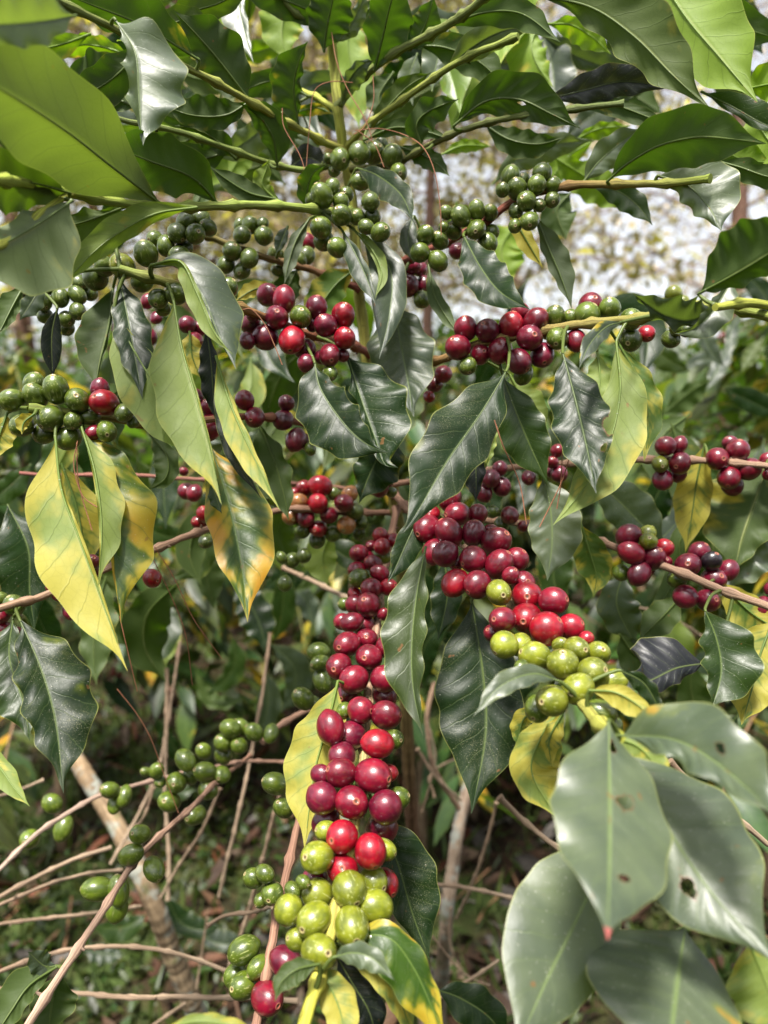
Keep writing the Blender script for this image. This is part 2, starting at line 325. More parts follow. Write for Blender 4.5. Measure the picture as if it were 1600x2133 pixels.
# the branch hanging between the two trunks and the bare bush at the left
branch('drop', '700,1480,.6 660,1600,.47 620,1720,.43 598,1820,.41 580,1900,.40 560,2000,.385 535,2130,.37 520,2200,.36', 2.0, 2.5, PINK, PINK, tree='main')
branch('ltrunk', '110,1500,1.02 170,1600,1.0 225,1690,.98 270,1770,.96 320,1880,.95 360,1990,.98 410,2110,1.02 450,2200,1.1', 11, 15, (.22, .155, .09), (.19, .15, .10), tree='left')
branch('lb1', '520,1575,.62 455,1625,.55 400,1680,.52 312,1762,.48 262,1822,.455 205,1910,.43 130,2025,.41 55,2140,.39', 1.7, 2.4, PINK, (.32, .225, .165), tree='left')
branch('lb2', '640,1592,.72 520,1586,.68 420,1602,.64 300,1632,.61 215,1655,.59 140,1695,.57 80,1735,.55 0,1810,.53 -40,1850,.52', 1.6, 1.9, PINK, (.33, .26, .21), tree='left')
branch('lb3', '545,1545,.6 600,1500,.62 660,1470,.64 720,1450,.66', 2.4, 2.4, (.28, .17, .12), (.25, .15, .1), tree='left')
branch('rtrunk', '985,1600,.98 960,1700,.96 945,1800,.95 932,1900,.95 925,1990,1.0 915,2080,1.1', 8., 11., (.25, .19, .14), (.22, .18, .14), tree='rear')
branch('rt2', '960,1690,.96 905,1600,.92 890,1500,.9 905,1420,.9', 4., 3., TAN, TAN, tree='rear')

for i_, (s_, r0_, r1_, tr_) in enumerate([
    ('348,1392,.95 346,1540,.93 343,1660,.9 352,1780,.88 350,1875,.87', 2.6, 3.2, 'left'),
    ('376,1325,1.0 358,1450,.97 330,1600,.93 275,1720,.9 230,1800,.88', 2.2, 2.6, 'left'),
    ('563,1318,.85 545,1450,.83 520,1590,.82 488,1730,.80 456,1868,.80', 2.4, 2.8, 'left'),
    ('-30,1885,.62 60,1835,.64 140,1798,.66 232,1765,.68', 2.6, 2.6, 'left'),
    ('-30,1898,.58 40,1868,.60 110,1840,.62 190,1818,.64 255,1812,.66', 2.1, 1.8, 'left'),
    ('-30,1930,.66 80,1915,.68 200,1902,.70 292,1888,.74', 2.0, 2.2, 'left'),
    ('-30,2035,.55 60,2002,.57 170,1976,.58 310,1975,.59 400,1996,.60 475,2024,.60 560,2040,.6', 2.2, 2.2, 'left'),
    ('-30,2058,.60 140,2068,.58 250,2076,.57 345,2079,.56 500,2078,.55 620,2085,.55', 2.3, 2.6, 'left'),
    ('458,1642,.8 420,1730,.8 375,1800,.82 335,1870,.83', 2.2, 2.4, 'left'),
    ('605,1590,.75 570,1700,.75 545,1800,.76 505,1940,.78 470,2040,.8', 2.4, 3., 'left'),
    ('320,1640,.8 300,1700,.8 264,1745,.82', 2., 2., 'left'),
    ('-30,1665,.7 30,1650,.72 90,1625,.74', 2., 2., 'left'),
    ('430,1930,.55 470,1908,.56 520,1900,.56 570,1888,.5', 1.8, 2.0, 'left'),
    ('432,1912,.9 420,1990,.9 410,2060,.9', 1.6, 1.8, 'left'),
    ('300,2150,.7 350,2115,.7 385,2090,.72', 2., 2., 'left'),
    ('590,1183,.72 640,1205,.70 700,1235,.68 760,1262,.66', 2.6, 3.2, 'rear'),
    ('710,1122,.72 725,1180,.72 735,1240,.74 742,1300,.78', 2.4, 3., 'rear'),
    ('890,1842,.7 960,1848,.7 1020,1860,.7 1070,1872,.7', 2.6, 2.4, 'rear'),
    ('1034,1672,.8 1012,1760,.82 980,1850,.85 952,1912,.9', 2.2, 2.8, 'rear'),
    ('1040,1660,.52 1080,1700,.52 1120,1735,.52 1170,1770,.52', 2.8, 2.4, 'rear'),
    ('900,1950,.75 950,2010,.75 985,2040,.75 1020,2052,.75', 1.2, .8, 'rear'),
    ('905,2085,.7 970,2045,.7 1040,2000,.7', 2.2, 2.0, 'rear'),
    ('870,1560,.85 910,1620,.86 960,1668,.88', 2.4, 2., 'rear'),
    ('880,1690,.9 905,1600,.88 905,1560,.88 890,1500,.88', 1.6, 1.2, 'rear'),
    ('940,1890,.9 935,1950,.9 945,1995,.9', 1.6, 1.6, 'rear'),
    ('1395,1585,.40 1450,1640,.40 1520,1695,.40 1600,1760,.4', 2.0, 2.0, 'rear'),
    ('1320,1950,.5 1345,1995,.5 1370,2030,.5', 2.4, 2.4, 'rear'),
    ('905,1660,1.0 900,1610,1.0 985,1560,1.0 1020,1500,1.0', 2., 1.4, 'rear'),
    ('1270,1260,.8 1350,1270,.82 1420,1300,.85 1490,1345,.9', 2., 2., 'rear'),
]): branch('shoot %d' % i_, s_, r0_ * .75, r1_ * .75, (.22, .155, .105), (.28, .215, .15), tree=tr_)

# ------------------------------------------------------------------ leaves
TV = [0, .04, .10, .2, .33, .47, .6, .72, .82, .9, .95, 1]; TW = [.0, .03, .26, .62, .9, 1., .96, .79, .47, .17, .06, .008]
def prof(v):
    xs = np.linspace(0, 1, 201); y = np.interp(xs, TV, TW); k = np.hanning(21); k /= k.sum()
    y = np.convolve(np.pad(y, 10, mode='edge'), k, 'valid'); y[0] = .004; y[-1] = .004
    return np.interp(v, xs, y)
CD = dict(D=(.008, .024, .004), K=(.004, .008, .006), M=(.020, .042, .007), Y=(.095, .16, .011), P=(.105, .15, .034), O=(.030, .068, .007), G=(.040, .058, .038), L=(.078, .104, .062), V=(.018, .020, .027), S=(.030, .052, .008), T=(.065, .090, .04))
LEAVES = []
def leaf(s, side, c, d0, d1, wl, wr, al=None, ar=None, yel=None, dust=None, tip=None, holes=(), ruf=1., bow=0., tree='main', amp=1., big=0):
    Q = px(s); n0 = len(Q); ln = [0]
    for i in range(1, n0): ln.append(ln[-1] + math.hypot(Q[i][0] - Q[i - 1][0], Q[i][1] - Q[i - 1][1]))
    D = [d0 + (d1 - d0) * l / ln[-1] - bow * math.sin(math.pi * l / ln[-1]) for l in ln]
    C = catmull([at(x, y, d) for (x, y), d in zip(Q, D)], 120 if holes else 46)
    nv = 120 if holes else 46; NU = 30 if holes else 9
    v = np.linspace(0, 1, nv); T = nrm(np.gradient(C, axis=0)); V = nrm(CAM - C); Lf = nrm(np.cross(V, T)); N = np.cross(T, Lf)
    dd = (C - CAM) @ FW; pr = prof(v) * dd / F
    sg = 1 if side == 'f' else -1
    rr = rng.normal(0, 7)
    if al is None: al = sg * 14 + rr
    if ar is None: ar = sg * 14 - rr
    us = np.linspace(-1, 1, 2 * NU + 1); W = np.where(us > 0, wl, wr); A = np.where(us > 0, al, ar); au = np.abs(us)
    w = pr[:, None] * W[None, :] * au[None, :]
    ph1, ph2 = rng.uniform(0, 6.28, 2); nr = rng.uniform(3.2, 5.2)
    vj = v[:, None]; ruf = ruf * rng.uniform(.5, 1.35); amp = amp * rng.uniform(.3, .9)
    rf = np.where(us[None, :] > 0, np.sin(6.283 * nr * vj + ph1 + .6 * np.sin(5 * vj + ph2)), np.sin(6.283 * nr * vj + ph2 + .6 * np.sin(5 * vj + ph1)))
    rf2 = np.where(us[None, :] > 0, np.cos(6.283 * nr * vj + ph1 - .5), np.cos(6.283 * nr * vj + ph2 - .5))
    env = np.sin(np.pi * np.clip(vj * 1.02, 0, 1)) ** .6
    mw = dd[:, None] / F * min(max(wl, wr), 90)
    tri = np.abs(((9.5 * vj - 1.5 * au[None, :] ** .8 + (us[None, :] > 0) * .43) % 1) - .5) * 2
    dN = np.tan(np.radians(A))[None, :] * w - sg * .10 * w * au[None, :] * 2 + rf * mw * .11 * ruf * au[None, :] ** 1.6 * env + sg * (1 - tri ** 2) * .0012 * min(1., max(wl, wr) / 85) * env * np.sin(np.pi * np.clip(au, 0, 1))[None, :] * amp
    dL = w + rf2 * mw * .07 * ruf * au[None, :] ** 3 * env * (W[None, :] > 8)
    P = C[:, None] + Lf[:, None] * (np.sign(us)[None, :] * dL)[:, :, None] + N[:, None] * dN[:, :, None]
    U = np.broadcast_to(us[None, :] * .5 + .5, P.shape[:2]); VV = np.broadcast_to(vj, P.shape[:2])
    idx = np.arange(nv * len(us)).reshape(nv, len(us))
    f = np.stack([idx[:-1, :-1], idx[:-1, 1:], idx[1:, 1:], idx[1:, :-1]], -1).reshape(-1, 4)
    # front face (us rising = traveller's left): flip when the upper side looks at the camera
    if side == 'f': f = f[:, ::-1]
    y_ = {'P': .50, 'O': .66, 'Y': .32}.get(c, .12) if yel is None else yel
    du = {'D': .45, 'M': .2, 'G': .25}.get(c, .12) if dust is None else dust
    rnd = rng.uniform(0, 1); rim = np.zeros(nv * len(us)); keep = np.ones(len(f), bool)
    uu = U.reshape(-1); vv = VV.reshape(-1)
    for hu, hv, ru, rv in holes:
        q = np.sqrt(((uu - hu) / ru) ** 2 + ((vv - hv) / rv) ** 2) * (1 + .16 * np.sin(2 * np.arctan2(vv - hv, uu - hu) + hu * 20) + .13 * np.sin(5 * np.arctan2(vv - hv, uu - hu) + hv * 20))
        rim = np.maximum(rim, np.clip((1.35 - q) * 3, 0, 1)); ins = q < 1.0; keep &= ~(ins[f].sum(1) >= 2)
    mb = MB(); ht = np.array(CD[c]) * rng.uniform(.88, 1.14); hv_ = ht if tip is None else np.where((vv > .955)[:, None], np.array(tip)[None], ht[None])
    misc = np.stack([np.full(len(uu), y_), np.full(len(uu), rnd), np.full(len(uu), du), rim], 1)
    mb.add(P.reshape(-1, 3), f[keep], np.stack([uu, vv], 1), hv_, misc, np.tile([{'L': .62, 'G': .25, 'D': .08, 'V': .1, 'K': .2}.get(c, .15), 0, 0], (len(uu), 1)))
    # raised midrib and petiole
    up = N * sg
    rad = .00072 * (1 - .8 * v) * np.clip(dd / .36, .6, 1.2)
    m2 = (0, rnd, 0, 0)
    e = int(nv * .91)
    tube(mb, (C - up * (rad * .55)[:, None])[:e], rad[:e], ht * .9 + np.array([.03, .035, .008]), 6, m2, .5, False)
    x0, y0, d0_ = proj(C[0])
    best = None
    for k, b in BR.items():
        if b['tree'] != tree: continue
        bc = b['C']; dist = np.linalg.norm(bc - C[0], axis=1); j = int(dist.argmin())
        if best is None or dist[j] < best[0]: best = (dist[j], k, j)
    if best and .002 < best[0] < .05:
        p0 = BR[best[1]]['C'][best[2]]; T0 = T[0]
        cc = catmull([p0, (p0 + C[0]) / 2 - T0 * best[0] * .08, C[0], C[1]], 10)
        tube(mb, cc, np.linspace(.0012, .0008, 10), np.array([.075, .095, .022]), 6, m2, .5, False)
    LEAVES.append(dict(mb=mb, size=(wl + wr) * ln[-1], tree=tree, br=best[1] if best else 'trunk', c=c, side=side, org=C[0], y=y_, x=Q[n0 // 2]))

#  ---- canopy, upper left
leaf('335,425 230,345 140,275 0,185 -150,110', 'b', 'T', .37, .2, 105, 118, -6, -30, yel=.05, amp=.9)
leaf('150,405 90,345 40,300 -40,262', 'b', 'S', .34, .31, 40, 50)
leaf('240,425 180,385 95,335 5,318', 'b', 'M', .37, .34, 34, 44)
leaf('520,212 470,240 400,240 330,215', 'b', 'M', .44, .43, 26, 40)
leaf('300,90 250,150 190,190 120,200', 'b', 'M', .42, .42, 40, 40)
leaf('455,425 400,370 310,335 190,288', 'b', 'M', .40, .33, 56, 62)
leaf('330,430 250,385 160,350 60,300', 'b', 'M', .385, .34, 22, 48)
leaf('238,38 280,105 288,190 292,250 298,302', 'f', 'L', .36, .35, 98, 26, 12, 50, yel=.1, ruf=1.5)
leaf('522,212 455,125 400,62 360,20', 'b', 'M', .43, .40, 42, 62, dust=0)
leaf('415,125 300,55 190,10 90,-30', 'b', 'M', .40, .36, 35, 62, -30, -5, yel=.3)
leaf('340,60 400,25 460,5 540,-40', 'b', 'S', .44, .42, 38, 26)
leaf('160,32 90,45 0,52 -90,45', 'f', 'L', .26, .22, 42, 60, 20, 30)
leaf('190,70 130,92 60,108 0,128', 'b', 'Y', .45, .45, 25, 22)
leaf('275,118 215,98 165,95 120,125', 'b', 'Y', .46, .46, 28, 20)
leaf('288,225 225,200 170,188 110,165', 'b', 'M', .43, .43, 35, 80)
leaf('495,-70 498,10 512,75 528,130', 'f', 'L', .52, .5, 12, 40, ruf=.6)
leaf('610,-40 592,30 588,80 602,128', 'b', 'Y', .55, .55, 42, 48)
leaf('675,108 680,65 688,25 705,-50', 'b', 'M', .47, .44, 48, 48, -25, -25)
leaf('622,262 612,190 622,130 642,85', 'b', 'M', .46, .43, 50, 14)
leaf('735,20 725,90 740,170 748,265', 'b', 'Y', .6, .6, 48, 52)
leaf('780,146 798,75 812,15 835,-60', 'b', 'M', .46, .42, 44, 55)
leaf('700,90 735,45 765,-25', 'f', 'L', .5, .48, 12, 22)
leaf('712,218 722,178 748,140 782,124', 'f', 'G', .48, .45, 14, 26)
leaf('855,105 885,55 905,-10', 'b', 'M', .45, .43, 30, 30)
leaf('900,190 910,130 935,60', 'f', 'L', .5, .5, 34, 26)
leaf('925,60 1000,28 1085,28 1168,88', 'b', 'M', .43, .38, 28, 30)
leaf('928,146 985,98 1045,66 1120,52', 'f', 'L', .45, .42, 32, 30)
leaf('1125,50 1108,88 1118,132 1152,182', 'b', 'Y', .55, .54, 26, 58)
leaf('1140,50 1190,52 1235,78 1274,114', 'b', 'Y', .5, .5, 20, 28)
leaf('960,110 972,180 950,240 940,275', 'b', 'Y', .62, .62, 30, 40)
leaf('945,262 1010,212 1080,207 1150,238 1210,268', 'b', 'M', .43, .40, 52, 34, holes=[(.42, .52, .05, .025)], ruf=1.5)
leaf('1135,208 1210,190 1300,170 1402,184', 'f', 'V', .44, .42, 36, 30)
leaf('1190,222 1270,218 1340,240 1420,275', 'b', 'M', .44, .42, 14, 22)
leaf('1120,-10 1230,15 1320,75 1400,155 1480,228', 'b', 'S', .43, .36, 74, 42, -5, -25, yel=.2, big=1)
leaf('1350,-90 1425,30 1500,120 1578,212', 'b', 'Y', .46, .40, 88, 72, yel=.15)
leaf('1330,-40 1370,20 1395,60 1400,100', 'b', 'Y', .48, .47, 25, 40, yel=.6)
leaf('1540,190 1610,175 1720,175', 'b', 'Y', .45, .42, 55, 35, yel=.1)
leaf('1460,190 1530,225 1600,262 1700,290', 'f', 'M', .45, .42, 34, 12)
leaf('1265,378 1305,343 1370,305 1450,286 1530,290 1597,299', 'b', 'M', .41, .34, 62, 58, yel=.14)
leaf('1215,380 1245,340 1290,300 1345,262', 'f', 'L', .43, .42, 30, 32)
leaf('1025,385 1080,330 1150,302 1240,292', 'f', 'L', .56, .54, 26, 32)
leaf('1195,292 1250,268 1315,262', 'b', 'Y', .56, .54, 12, 20)
leaf('1370,366 1430,385 1475,430 1503,482', 'f', 'L', .40, .38, 78, 30, -8, 5)
leaf('1455,612 1530,572 1600,530 1700,465', 'b', 'M', .34, .30, 92, 34, -12, -30)
leaf('1470,330 1540,348 1600,368 1700,385', 'b', 'M', .42, .38, 22, 24)
leaf('1560,230 1600,290 1640,340', 'b', 'Y', .46, .44, 30, 50, yel=.2)
leaf('1150,325 1215,365 1270,400 1314,446', 'b', 'Y', .6, .6, 30, 40, yel=.15)
leaf('1116,448 1138,505 1168,575 1192,645', 'b', 'G', .44, .44, 32, 16)
leaf('1060,430 1085,480 1108,520 1132,560', 'b', 'O', .47, .47, 16, 20, yel=1.3)
leaf('965,490 1000,555 1042,608 1105,645', 'f', 'D', .43, .38, 44, 44, ruf=1.5)
leaf('742,350 785,365 835,405 862,464', 'f', 'D', .47, .42, 24, 36, dust=1)
leaf('712,478 742,532 768,590 784,638', 'f', 'D', .44, .41, 12, 27)
leaf('735,476 775,520 795,570 780,625', 'b', 'P', .445, .43, 16, 8, yel=.2)
leaf('752,470 812,560 812,650 790,748', 'f', 'G', .46, .42, 32, 44, 5, 25)
leaf('822,625 832,700 848,785 862,868', 'f', 'G', .47, .44, 66, 74, dust=1.2, yel=.2, holes=[(.02, .62, .06, .03)])
leaf('1058,768 1002,860 932,960 872,1062 838,1112', 'f', 'D', .39, .34, 62, 78, 12, 12, dust=1.1, ruf=.7)
leaf('655,752 668,810 715,880 760,922 808,943', 'f', 'D', .42, .38, 44, 78, 18, 12, dust=.6, ruf=.9)
leaf('722,735 752,830 782,915 800,965 830,975', 'f', 'D', .44, .41, 92, 16, 15, 40, yel=.22)
leaf('800,880 790,940 765,1000 748,1048', 'f', 'D', .45, .44, 58, 40, yel=.3, dust=.8)
leaf('645,455 618,498 602,545 592,592', 'b', 'G', .46, .45, 18, 14)
leaf('600,470 588,500 575,530', 'f', 'G', .47, .47, 10, 16)
leaf('735,70 745,40 790,0', 'b', 'M', .5, .5, 20, 24)
leaf('602,350 640,328 688,352', 'f', 'V', .52, .52, 26, 26)
leaf('642,440 640,400 652,362 678,344', 'b', 'M', .45, .43, 24, 20)
leaf('585,424 548,388 555,352 562,330', 'b', 'P', .44, .43, 22, 16, yel=.2)
leaf('578,348 570,292 545,248 500,215', 'b', 'M', .46, .43, 24, 40)
leaf('492,332 450,292 405,268 362,262', 'b', 'M', .46, .44, 26, 30, ruf=1.6)
leaf('880,312 868,262 892,232 957,205', 'b', 'M', .45, .43, 26, 34, ruf=1.6)
leaf('758,292 820,266 880,272 942,292', 'b', 'M', .47, .45, 18, 18)
leaf('830,305 878,322 912,342 938,368', 'b', 'M', .48, .46, 20, 22)
leaf('920,322 965,303 1025,305', 'b', 'Y', .55, .55, 12, 14)
leaf('600,238 660,225 695,238', 'b', 'O', .52, .51, 10, 14, yel=.75)
leaf('1500,640 1440,668 1380,655 1316,610', 'f', 'G', .36, .35, 18, 48, 10, 40, ruf=2.)
leaf('1530,575 1490,640 1450,682 1405,695', 'f', 'L', .35, .345, 40, 14, 20, 50, ruf=1.8)
leaf('1075,465 1045,520 1060,600', 'b', 'Y', .72, .72, 50, 50)
leaf('893,555 903,610 930,660 962,705', 'b', 'M', .46, .44, 16, 16)
leaf('862,448 850,500 862,548', 'f', 'G', .46, .45, 18, 18)
leaf('580,240 520,290 450,335', 'f', 'L', .5, .5, 34, 26)
leaf('470,290 440,345 420,400', 'b', 'Y', .6, .6, 34, 34)
leaf('540,300 500,330 470,380', 'b', 'Y', .62, .62, 26, 30)
leaf('575,415 520,402 470,372 435,345', 'b', 'M', .43, .42, 22, 24)
leaf('440,120 470,170 520,200', 'f', 'L', .52, .52, 26, 26)
leaf('640,260 640,300 610,345', 'f', 'L', .55, .55, 30, 24)
leaf('820,150 790,200 800,250', 'b', 'M', .52, .52, 24, 30)
leaf('870,110 850,170 860,220', 'f', 'L', .52, .52, 24, 22)
leaf('950,420 960,460 940,500', 'b', 'Y', .66, .66, 30, 30)
leaf('1190,400 1160,440 1180,500', 'b', 'M', .6, .6, 40, 34)
leaf('1240,290 1180,330 1130,400', 'b', 'Y', .62, .62, 26, 26)
leaf('1340,-30 1450,40 1550,60 1650,90', 'b', 'M', .5, .48, 50, 40)
leaf('1490,300 1540,330 1610,340', 'b', 'Y', .46, .45, 34, 26)
leaf('700,60 640,20 560,-10 480,-30', 'b', 'M', .47, .44, 34, 44)
leaf('870,95 930,100 1000,130 1060,190', 'b', 'M', .46, .45, 36, 34)
leaf('1010,260 1060,290 1120,300 1180,285', 'b', 'M', .47, .45, 26, 30)
leaf('640,200 590,170 540,175 480,205', 'b', 'M', .5, .5, 28, 24)
leaf('480,312 430,330 380,330 320,350', 'b', 'M', .46, .45, 26, 30)
leaf('300,90 330,60 400,40 450,60', 'b', 'S', .42, .42, 28, 30)
leaf('1230,384 1290,400 1330,430 1360,470', 'f', 'M', .46, .45, 24, 28)
leaf('770,258 800,230 850,180 900,150', 'b', 'S', .48, .47, 24, 22)
#  ---- upper left hanging
leaf('150,418 80,466 0,512 -90,560', 'b', 'L', .325, .27, 128, 34, -10, -30, yel=.12, amp=.5)
leaf('258,432 175,462 95,480 0,492', 'b', 'S', .38, .34, 82, 26, -8, -20, yel=.1)
leaf('145,402 72,382 0,376 -90,378', 'b', 'S', .325, .27, 66, 64, yel=.2)
leaf('410,432 325,445 252,482 192,528 122,605', 'b', 'P', .36, .33, 22, 34, -40, -10, yel=.25)
leaf('205,455 150,500 120,545 100,580', 'f', 'G', .40, .38, 24, 40)
leaf('50,595 25,640 -5,700', 'b', 'M', .40, .38, 16, 30)
leaf('85,590 72,620 40,668', 'f', 'G', .38, .37, 22, 18)
leaf('120,640 108,700 110,790', 'f', 'K', .42, .42, 20, 21, ruf=.3)
leaf('248,575 262,640 277,720 297,832', 'f', 'D', .39, .36, 42, 34, ruf=1.2, dust=.2)
leaf('236,598 226,680 208,755 198,812', 'b', 'M', .42, .40, 6, 58)
leaf('236,655 300,765 355,850 415,945 420,985', 'b', 'P', .38, .345, 34, 74, -12, -10, yel=.30, amp=.7, ruf=.5)
leaf('362,628 378,722 408,828 436,932 462,1052', 'b', 'P', .37, .33, 6, 84, -35, -14, yel=.50, amp=.8, ruf=.5)
leaf('318,556 378,556 422,618 452,690 492,770', 'f', 'G', .37, .35, 66, 8, -18, 10, dust=.3)
leaf('315,552 375,545 410,610 445,690 486,740', 'b', 'P', .365, .345, 6, 26, 0, -25, yel=.3)
leaf('450,742 476,830 508,908 545,985 584,1064', 'b', 'P', .37, .34, 10, 36, -20, -10, yel=.62, ruf=.9)
leaf('448,780 462,860 490,950 545,1040', 'f', 'K', .375, .36, 16, 18)
leaf('438,925 468,1020 490,1110 506,1200 516,1295', 'f', 'O', .39, .35, 82, 52, 10, 20, yel=.76, dust=.5)
leaf('440,1005 455,1050 462,1070', 'f', 'M', .37, .365, 10, 16)
leaf('115,908 128,1020 168,1130 208,1240 266,1398', 'b', 'P', .38, .34, 8, 92, -30, -10, yel=.95, ruf=.8)
leaf('172,888 200,960 232,1080 240,1190 252,1300', 'f', 'O', .39, .36, 90, 8, 8, 25, yel=.76, dust=.5)
leaf('170,890 198,985 212,1100 204,1228', 'b', 'P', .385, .355, 46, 6, -14, 0, yel=.62, ruf=1.3)
leaf('40,1288 84,1390 115,1500 132,1652', 'f', 'D', .39, .35, 86, 54, 8, 22, dust=1., yel=.22)
leaf('28,1285 20,1370 50,1470 62,1545', 'f', 'M', .41, .38, 36, 60, yel=.3)
leaf('15,1050 58,1140 62,1230 72,1315', 'f', 'D', .47, .45, 48, 66)
leaf('-50,1540 0,1600 28,1640 62,1680', 'b', 'P', .37, .35, 20, 22, yel=.5)
leaf('128,965 158,1050 172,1120 182,1200', 'b', 'O', .44, .44, 46, 34, yel=.85)
leaf('15,860 -5,920 -10,960', 'b', 'O', .39, .38, 30, 20, yel=.8)
leaf('72,862 50,880 45,905', 'b', 'O', .375, .37, 10, 16, yel=1.4)
leaf('538,880 572,960 592,1030 602,1085', 'b', 'M', .47, .46, 26, 50)
leaf('312,905 348,950 345,995 305,1022', 'b', 'M', .46, .45, 22, 30)
leaf('575,598 530,603 488,628', 'b', 'O', .46, .45, 14, 18, yel=1.3)
leaf('742,560 700,592 668,640 655,700', 'b', 'O', .50, .49, 34, 40, yel=.6)
leaf('620,560 600,600 590,650', 'b', 'M', .51, .5, 26, 30)
leaf('255,800 235,870 245,930', 'b', 'M', .43, .43, 26, 20)
leaf('430,680 440,760 445,830 450,880', 'f', 'K', .42, .42, 16, 26)
leaf('395,690 400,740 420,790', 'b', 'O', .46, .46, 30, 28, yel=.9)
leaf('690,1108 672,1160 682,1220', 'b', 'P', .6, .6, 30, 40, yel=.3)
#  ---- right and centre right
leaf('1172,735 1198,830 1222,930 1242,1028', 'f', 'D', .38, .34, 60, 58, 8, 15, yel=.2, dust=.4, holes=[(.99, .58, .14, .05), (.86, .72, .05, .02)])
leaf('1284,712 1292,815 1270,920 1222,1010 1152,1094', 'b', 'P', .39, .355, 66, 42, -8, -22, yel=.52, ruf=.8)
leaf('1290,718 1332,795 1352,870 1342,962', 'b', 'O', .42, .41, 30, 44, yel=.65)
leaf('1245,735 1250,790 1240,850', 'b', 'P', .42, .41, 24, 30)
leaf('1298,670 1262,682 1228,718 1206,768', 'f', 'G', .36, .34, 20, 18, yel=.45)
leaf('1048,785 1078,865 1112,945 1142,1008', 'f', 'M', .43, .42, 48, 54)
leaf('1062,780 1090,830 1120,870 1140,900', 'b', 'P', .47, .46, 36, 30, yel=.2)
leaf('1035,880 1022,930 1010,980', 'b', 'P', .41, .41, 10, 20, yel=.4)
leaf('1002,878 992,935 992,1000 992,1050', 'f', 'K', .41, .40, 20, 36)
leaf('1130,990 1146,1055 1150,1130 1140,1210', 'f', 'L', .43, .42, 62, 48, yel=.1, dust=.7)
leaf('1232,1000 1285,1040 1335,1090 1390,1140', 'f', 'G', .54, .53, 52, 46)
leaf('1210,1090 1228,1150 1242,1200 1236,1245', 'b', 'O', .48, .48, 38, 36, yel=.6)
leaf('1468,925 1452,1000 1442,1070 1428,1150', 'b', 'O', .50, .50, 34, 40, yel=1.0)
leaf('1612,940 1580,1030 1548,1120 1528,1200', 'b', 'M', .50, .49, 52, 98, yel=.45)
leaf('1480,1040 1420,1120 1410,1200 1335,1320', 'b', 'M', .54, .54, 20, 24)
leaf('1470,1382 1410,1392 1345,1420 1305,1400', 'f', 'V', .42, .40, 30, 84, 5, -5, ruf=.5)
leaf('1468,1270 1492,1330 1502,1400 1482,1480', 'f', 'M', .41, .39, 76, 34, 10, 40)
leaf('1612,1290 1585,1360 1568,1430 1545,1510', 'b', 'O', .42, .40, 60, 78, yel=1.02)
leaf('1500,1210 1555,1268 1600,1300 1660,1335', 'b', 'O', .46, .44, 34, 42, yel=.8)
leaf('1300,1190 1285,1260 1325,1345', 'f', 'G', .52, .52, 44, 40)
leaf('1420,1240 1385,1280 1330,1335', 'b', 'M', .5, .5, 32, 34)
leaf('1290,1320 1330,1370 1400,1400', 'b', 'M', .52, .52, 34, 40)
leaf('1600,1080 1560,1150 1500,1230', 'f', 'L', .5, .5, 50, 30)
leaf('982,1248 1006,1400 1012,1530 982,1695', 'f', 'D', .40, .36, 76, 104, 10, 14, dust=.9, yel=.1)
leaf('887,1138 868,1240 858,1350 862,1440 882,1535', 'f', 'S', .37, .33, 26, 64, 40, 10, dust=.4, ruf=.8)
leaf('885,1055 852,1120 825,1180 806,1215', 'f', 'D', .42, .40, 34, 24)
leaf('925,1160 932,1240 912,1335', 'f', 'D', .47, .46, 30, 34)
leaf('704,1418 685,1500 655,1610 634,1768', 'b', 'P', .39, .355, 50, 66, yel=.95, ruf=.5)
leaf('782,1690 825,1790 858,1900 896,2005', 'f', 'D', .385, .36, 74, 40, 5, 20, dust=1.0, amp=1.7)
leaf('1168,1478 1128,1535 1108,1610 1165,1710', 'b', 'P', .33, .32, 58, 44, yel=.72)
leaf('1130,1475 1090,1500 1078,1560', 'b', 'O', .34, .34, 18, 22, yel=.8)
leaf('1175,1480 1145,1540 1150,1600', 'b', 'O', .325, .32, 24, 16, yel=.9)
#  ---- hanging branch tip
leaf('690,1960 800,1950 858,2010 905,2110 940,2190', 'f', 'O', .31, .29, 32, 62, 0, 15, yel=.62)
leaf('700,1990 735,2050 770,2110 790,2190', 'f', 'K', .32, .31, 38, 36)
leaf('660,2010 690,2060 712,2120 720,2200', 'b', 'P', .30, .28, 40, 34, yel=.9)
leaf('720,1985 800,2040 840,2100 860,2190', 'b', 'P', .315, .30, 26, 26, yel=.7)
leaf('692,1995 735,1985 778,1998 822,2042', 'f', 'L', .285, .275, 22, 26)
leaf('665,2008 618,2020 585,2048 572,2088', 'b', 'M', .285, .275, 26, 22)
leaf('330,2150 420,2128 560,2155', 'b', 'P', .26, .26, 16, 24, yel=.7)
leaf('905,2060 960,2080 1020,2120 1060,2180', 'f', 'D', .5, .5, 40, 45)
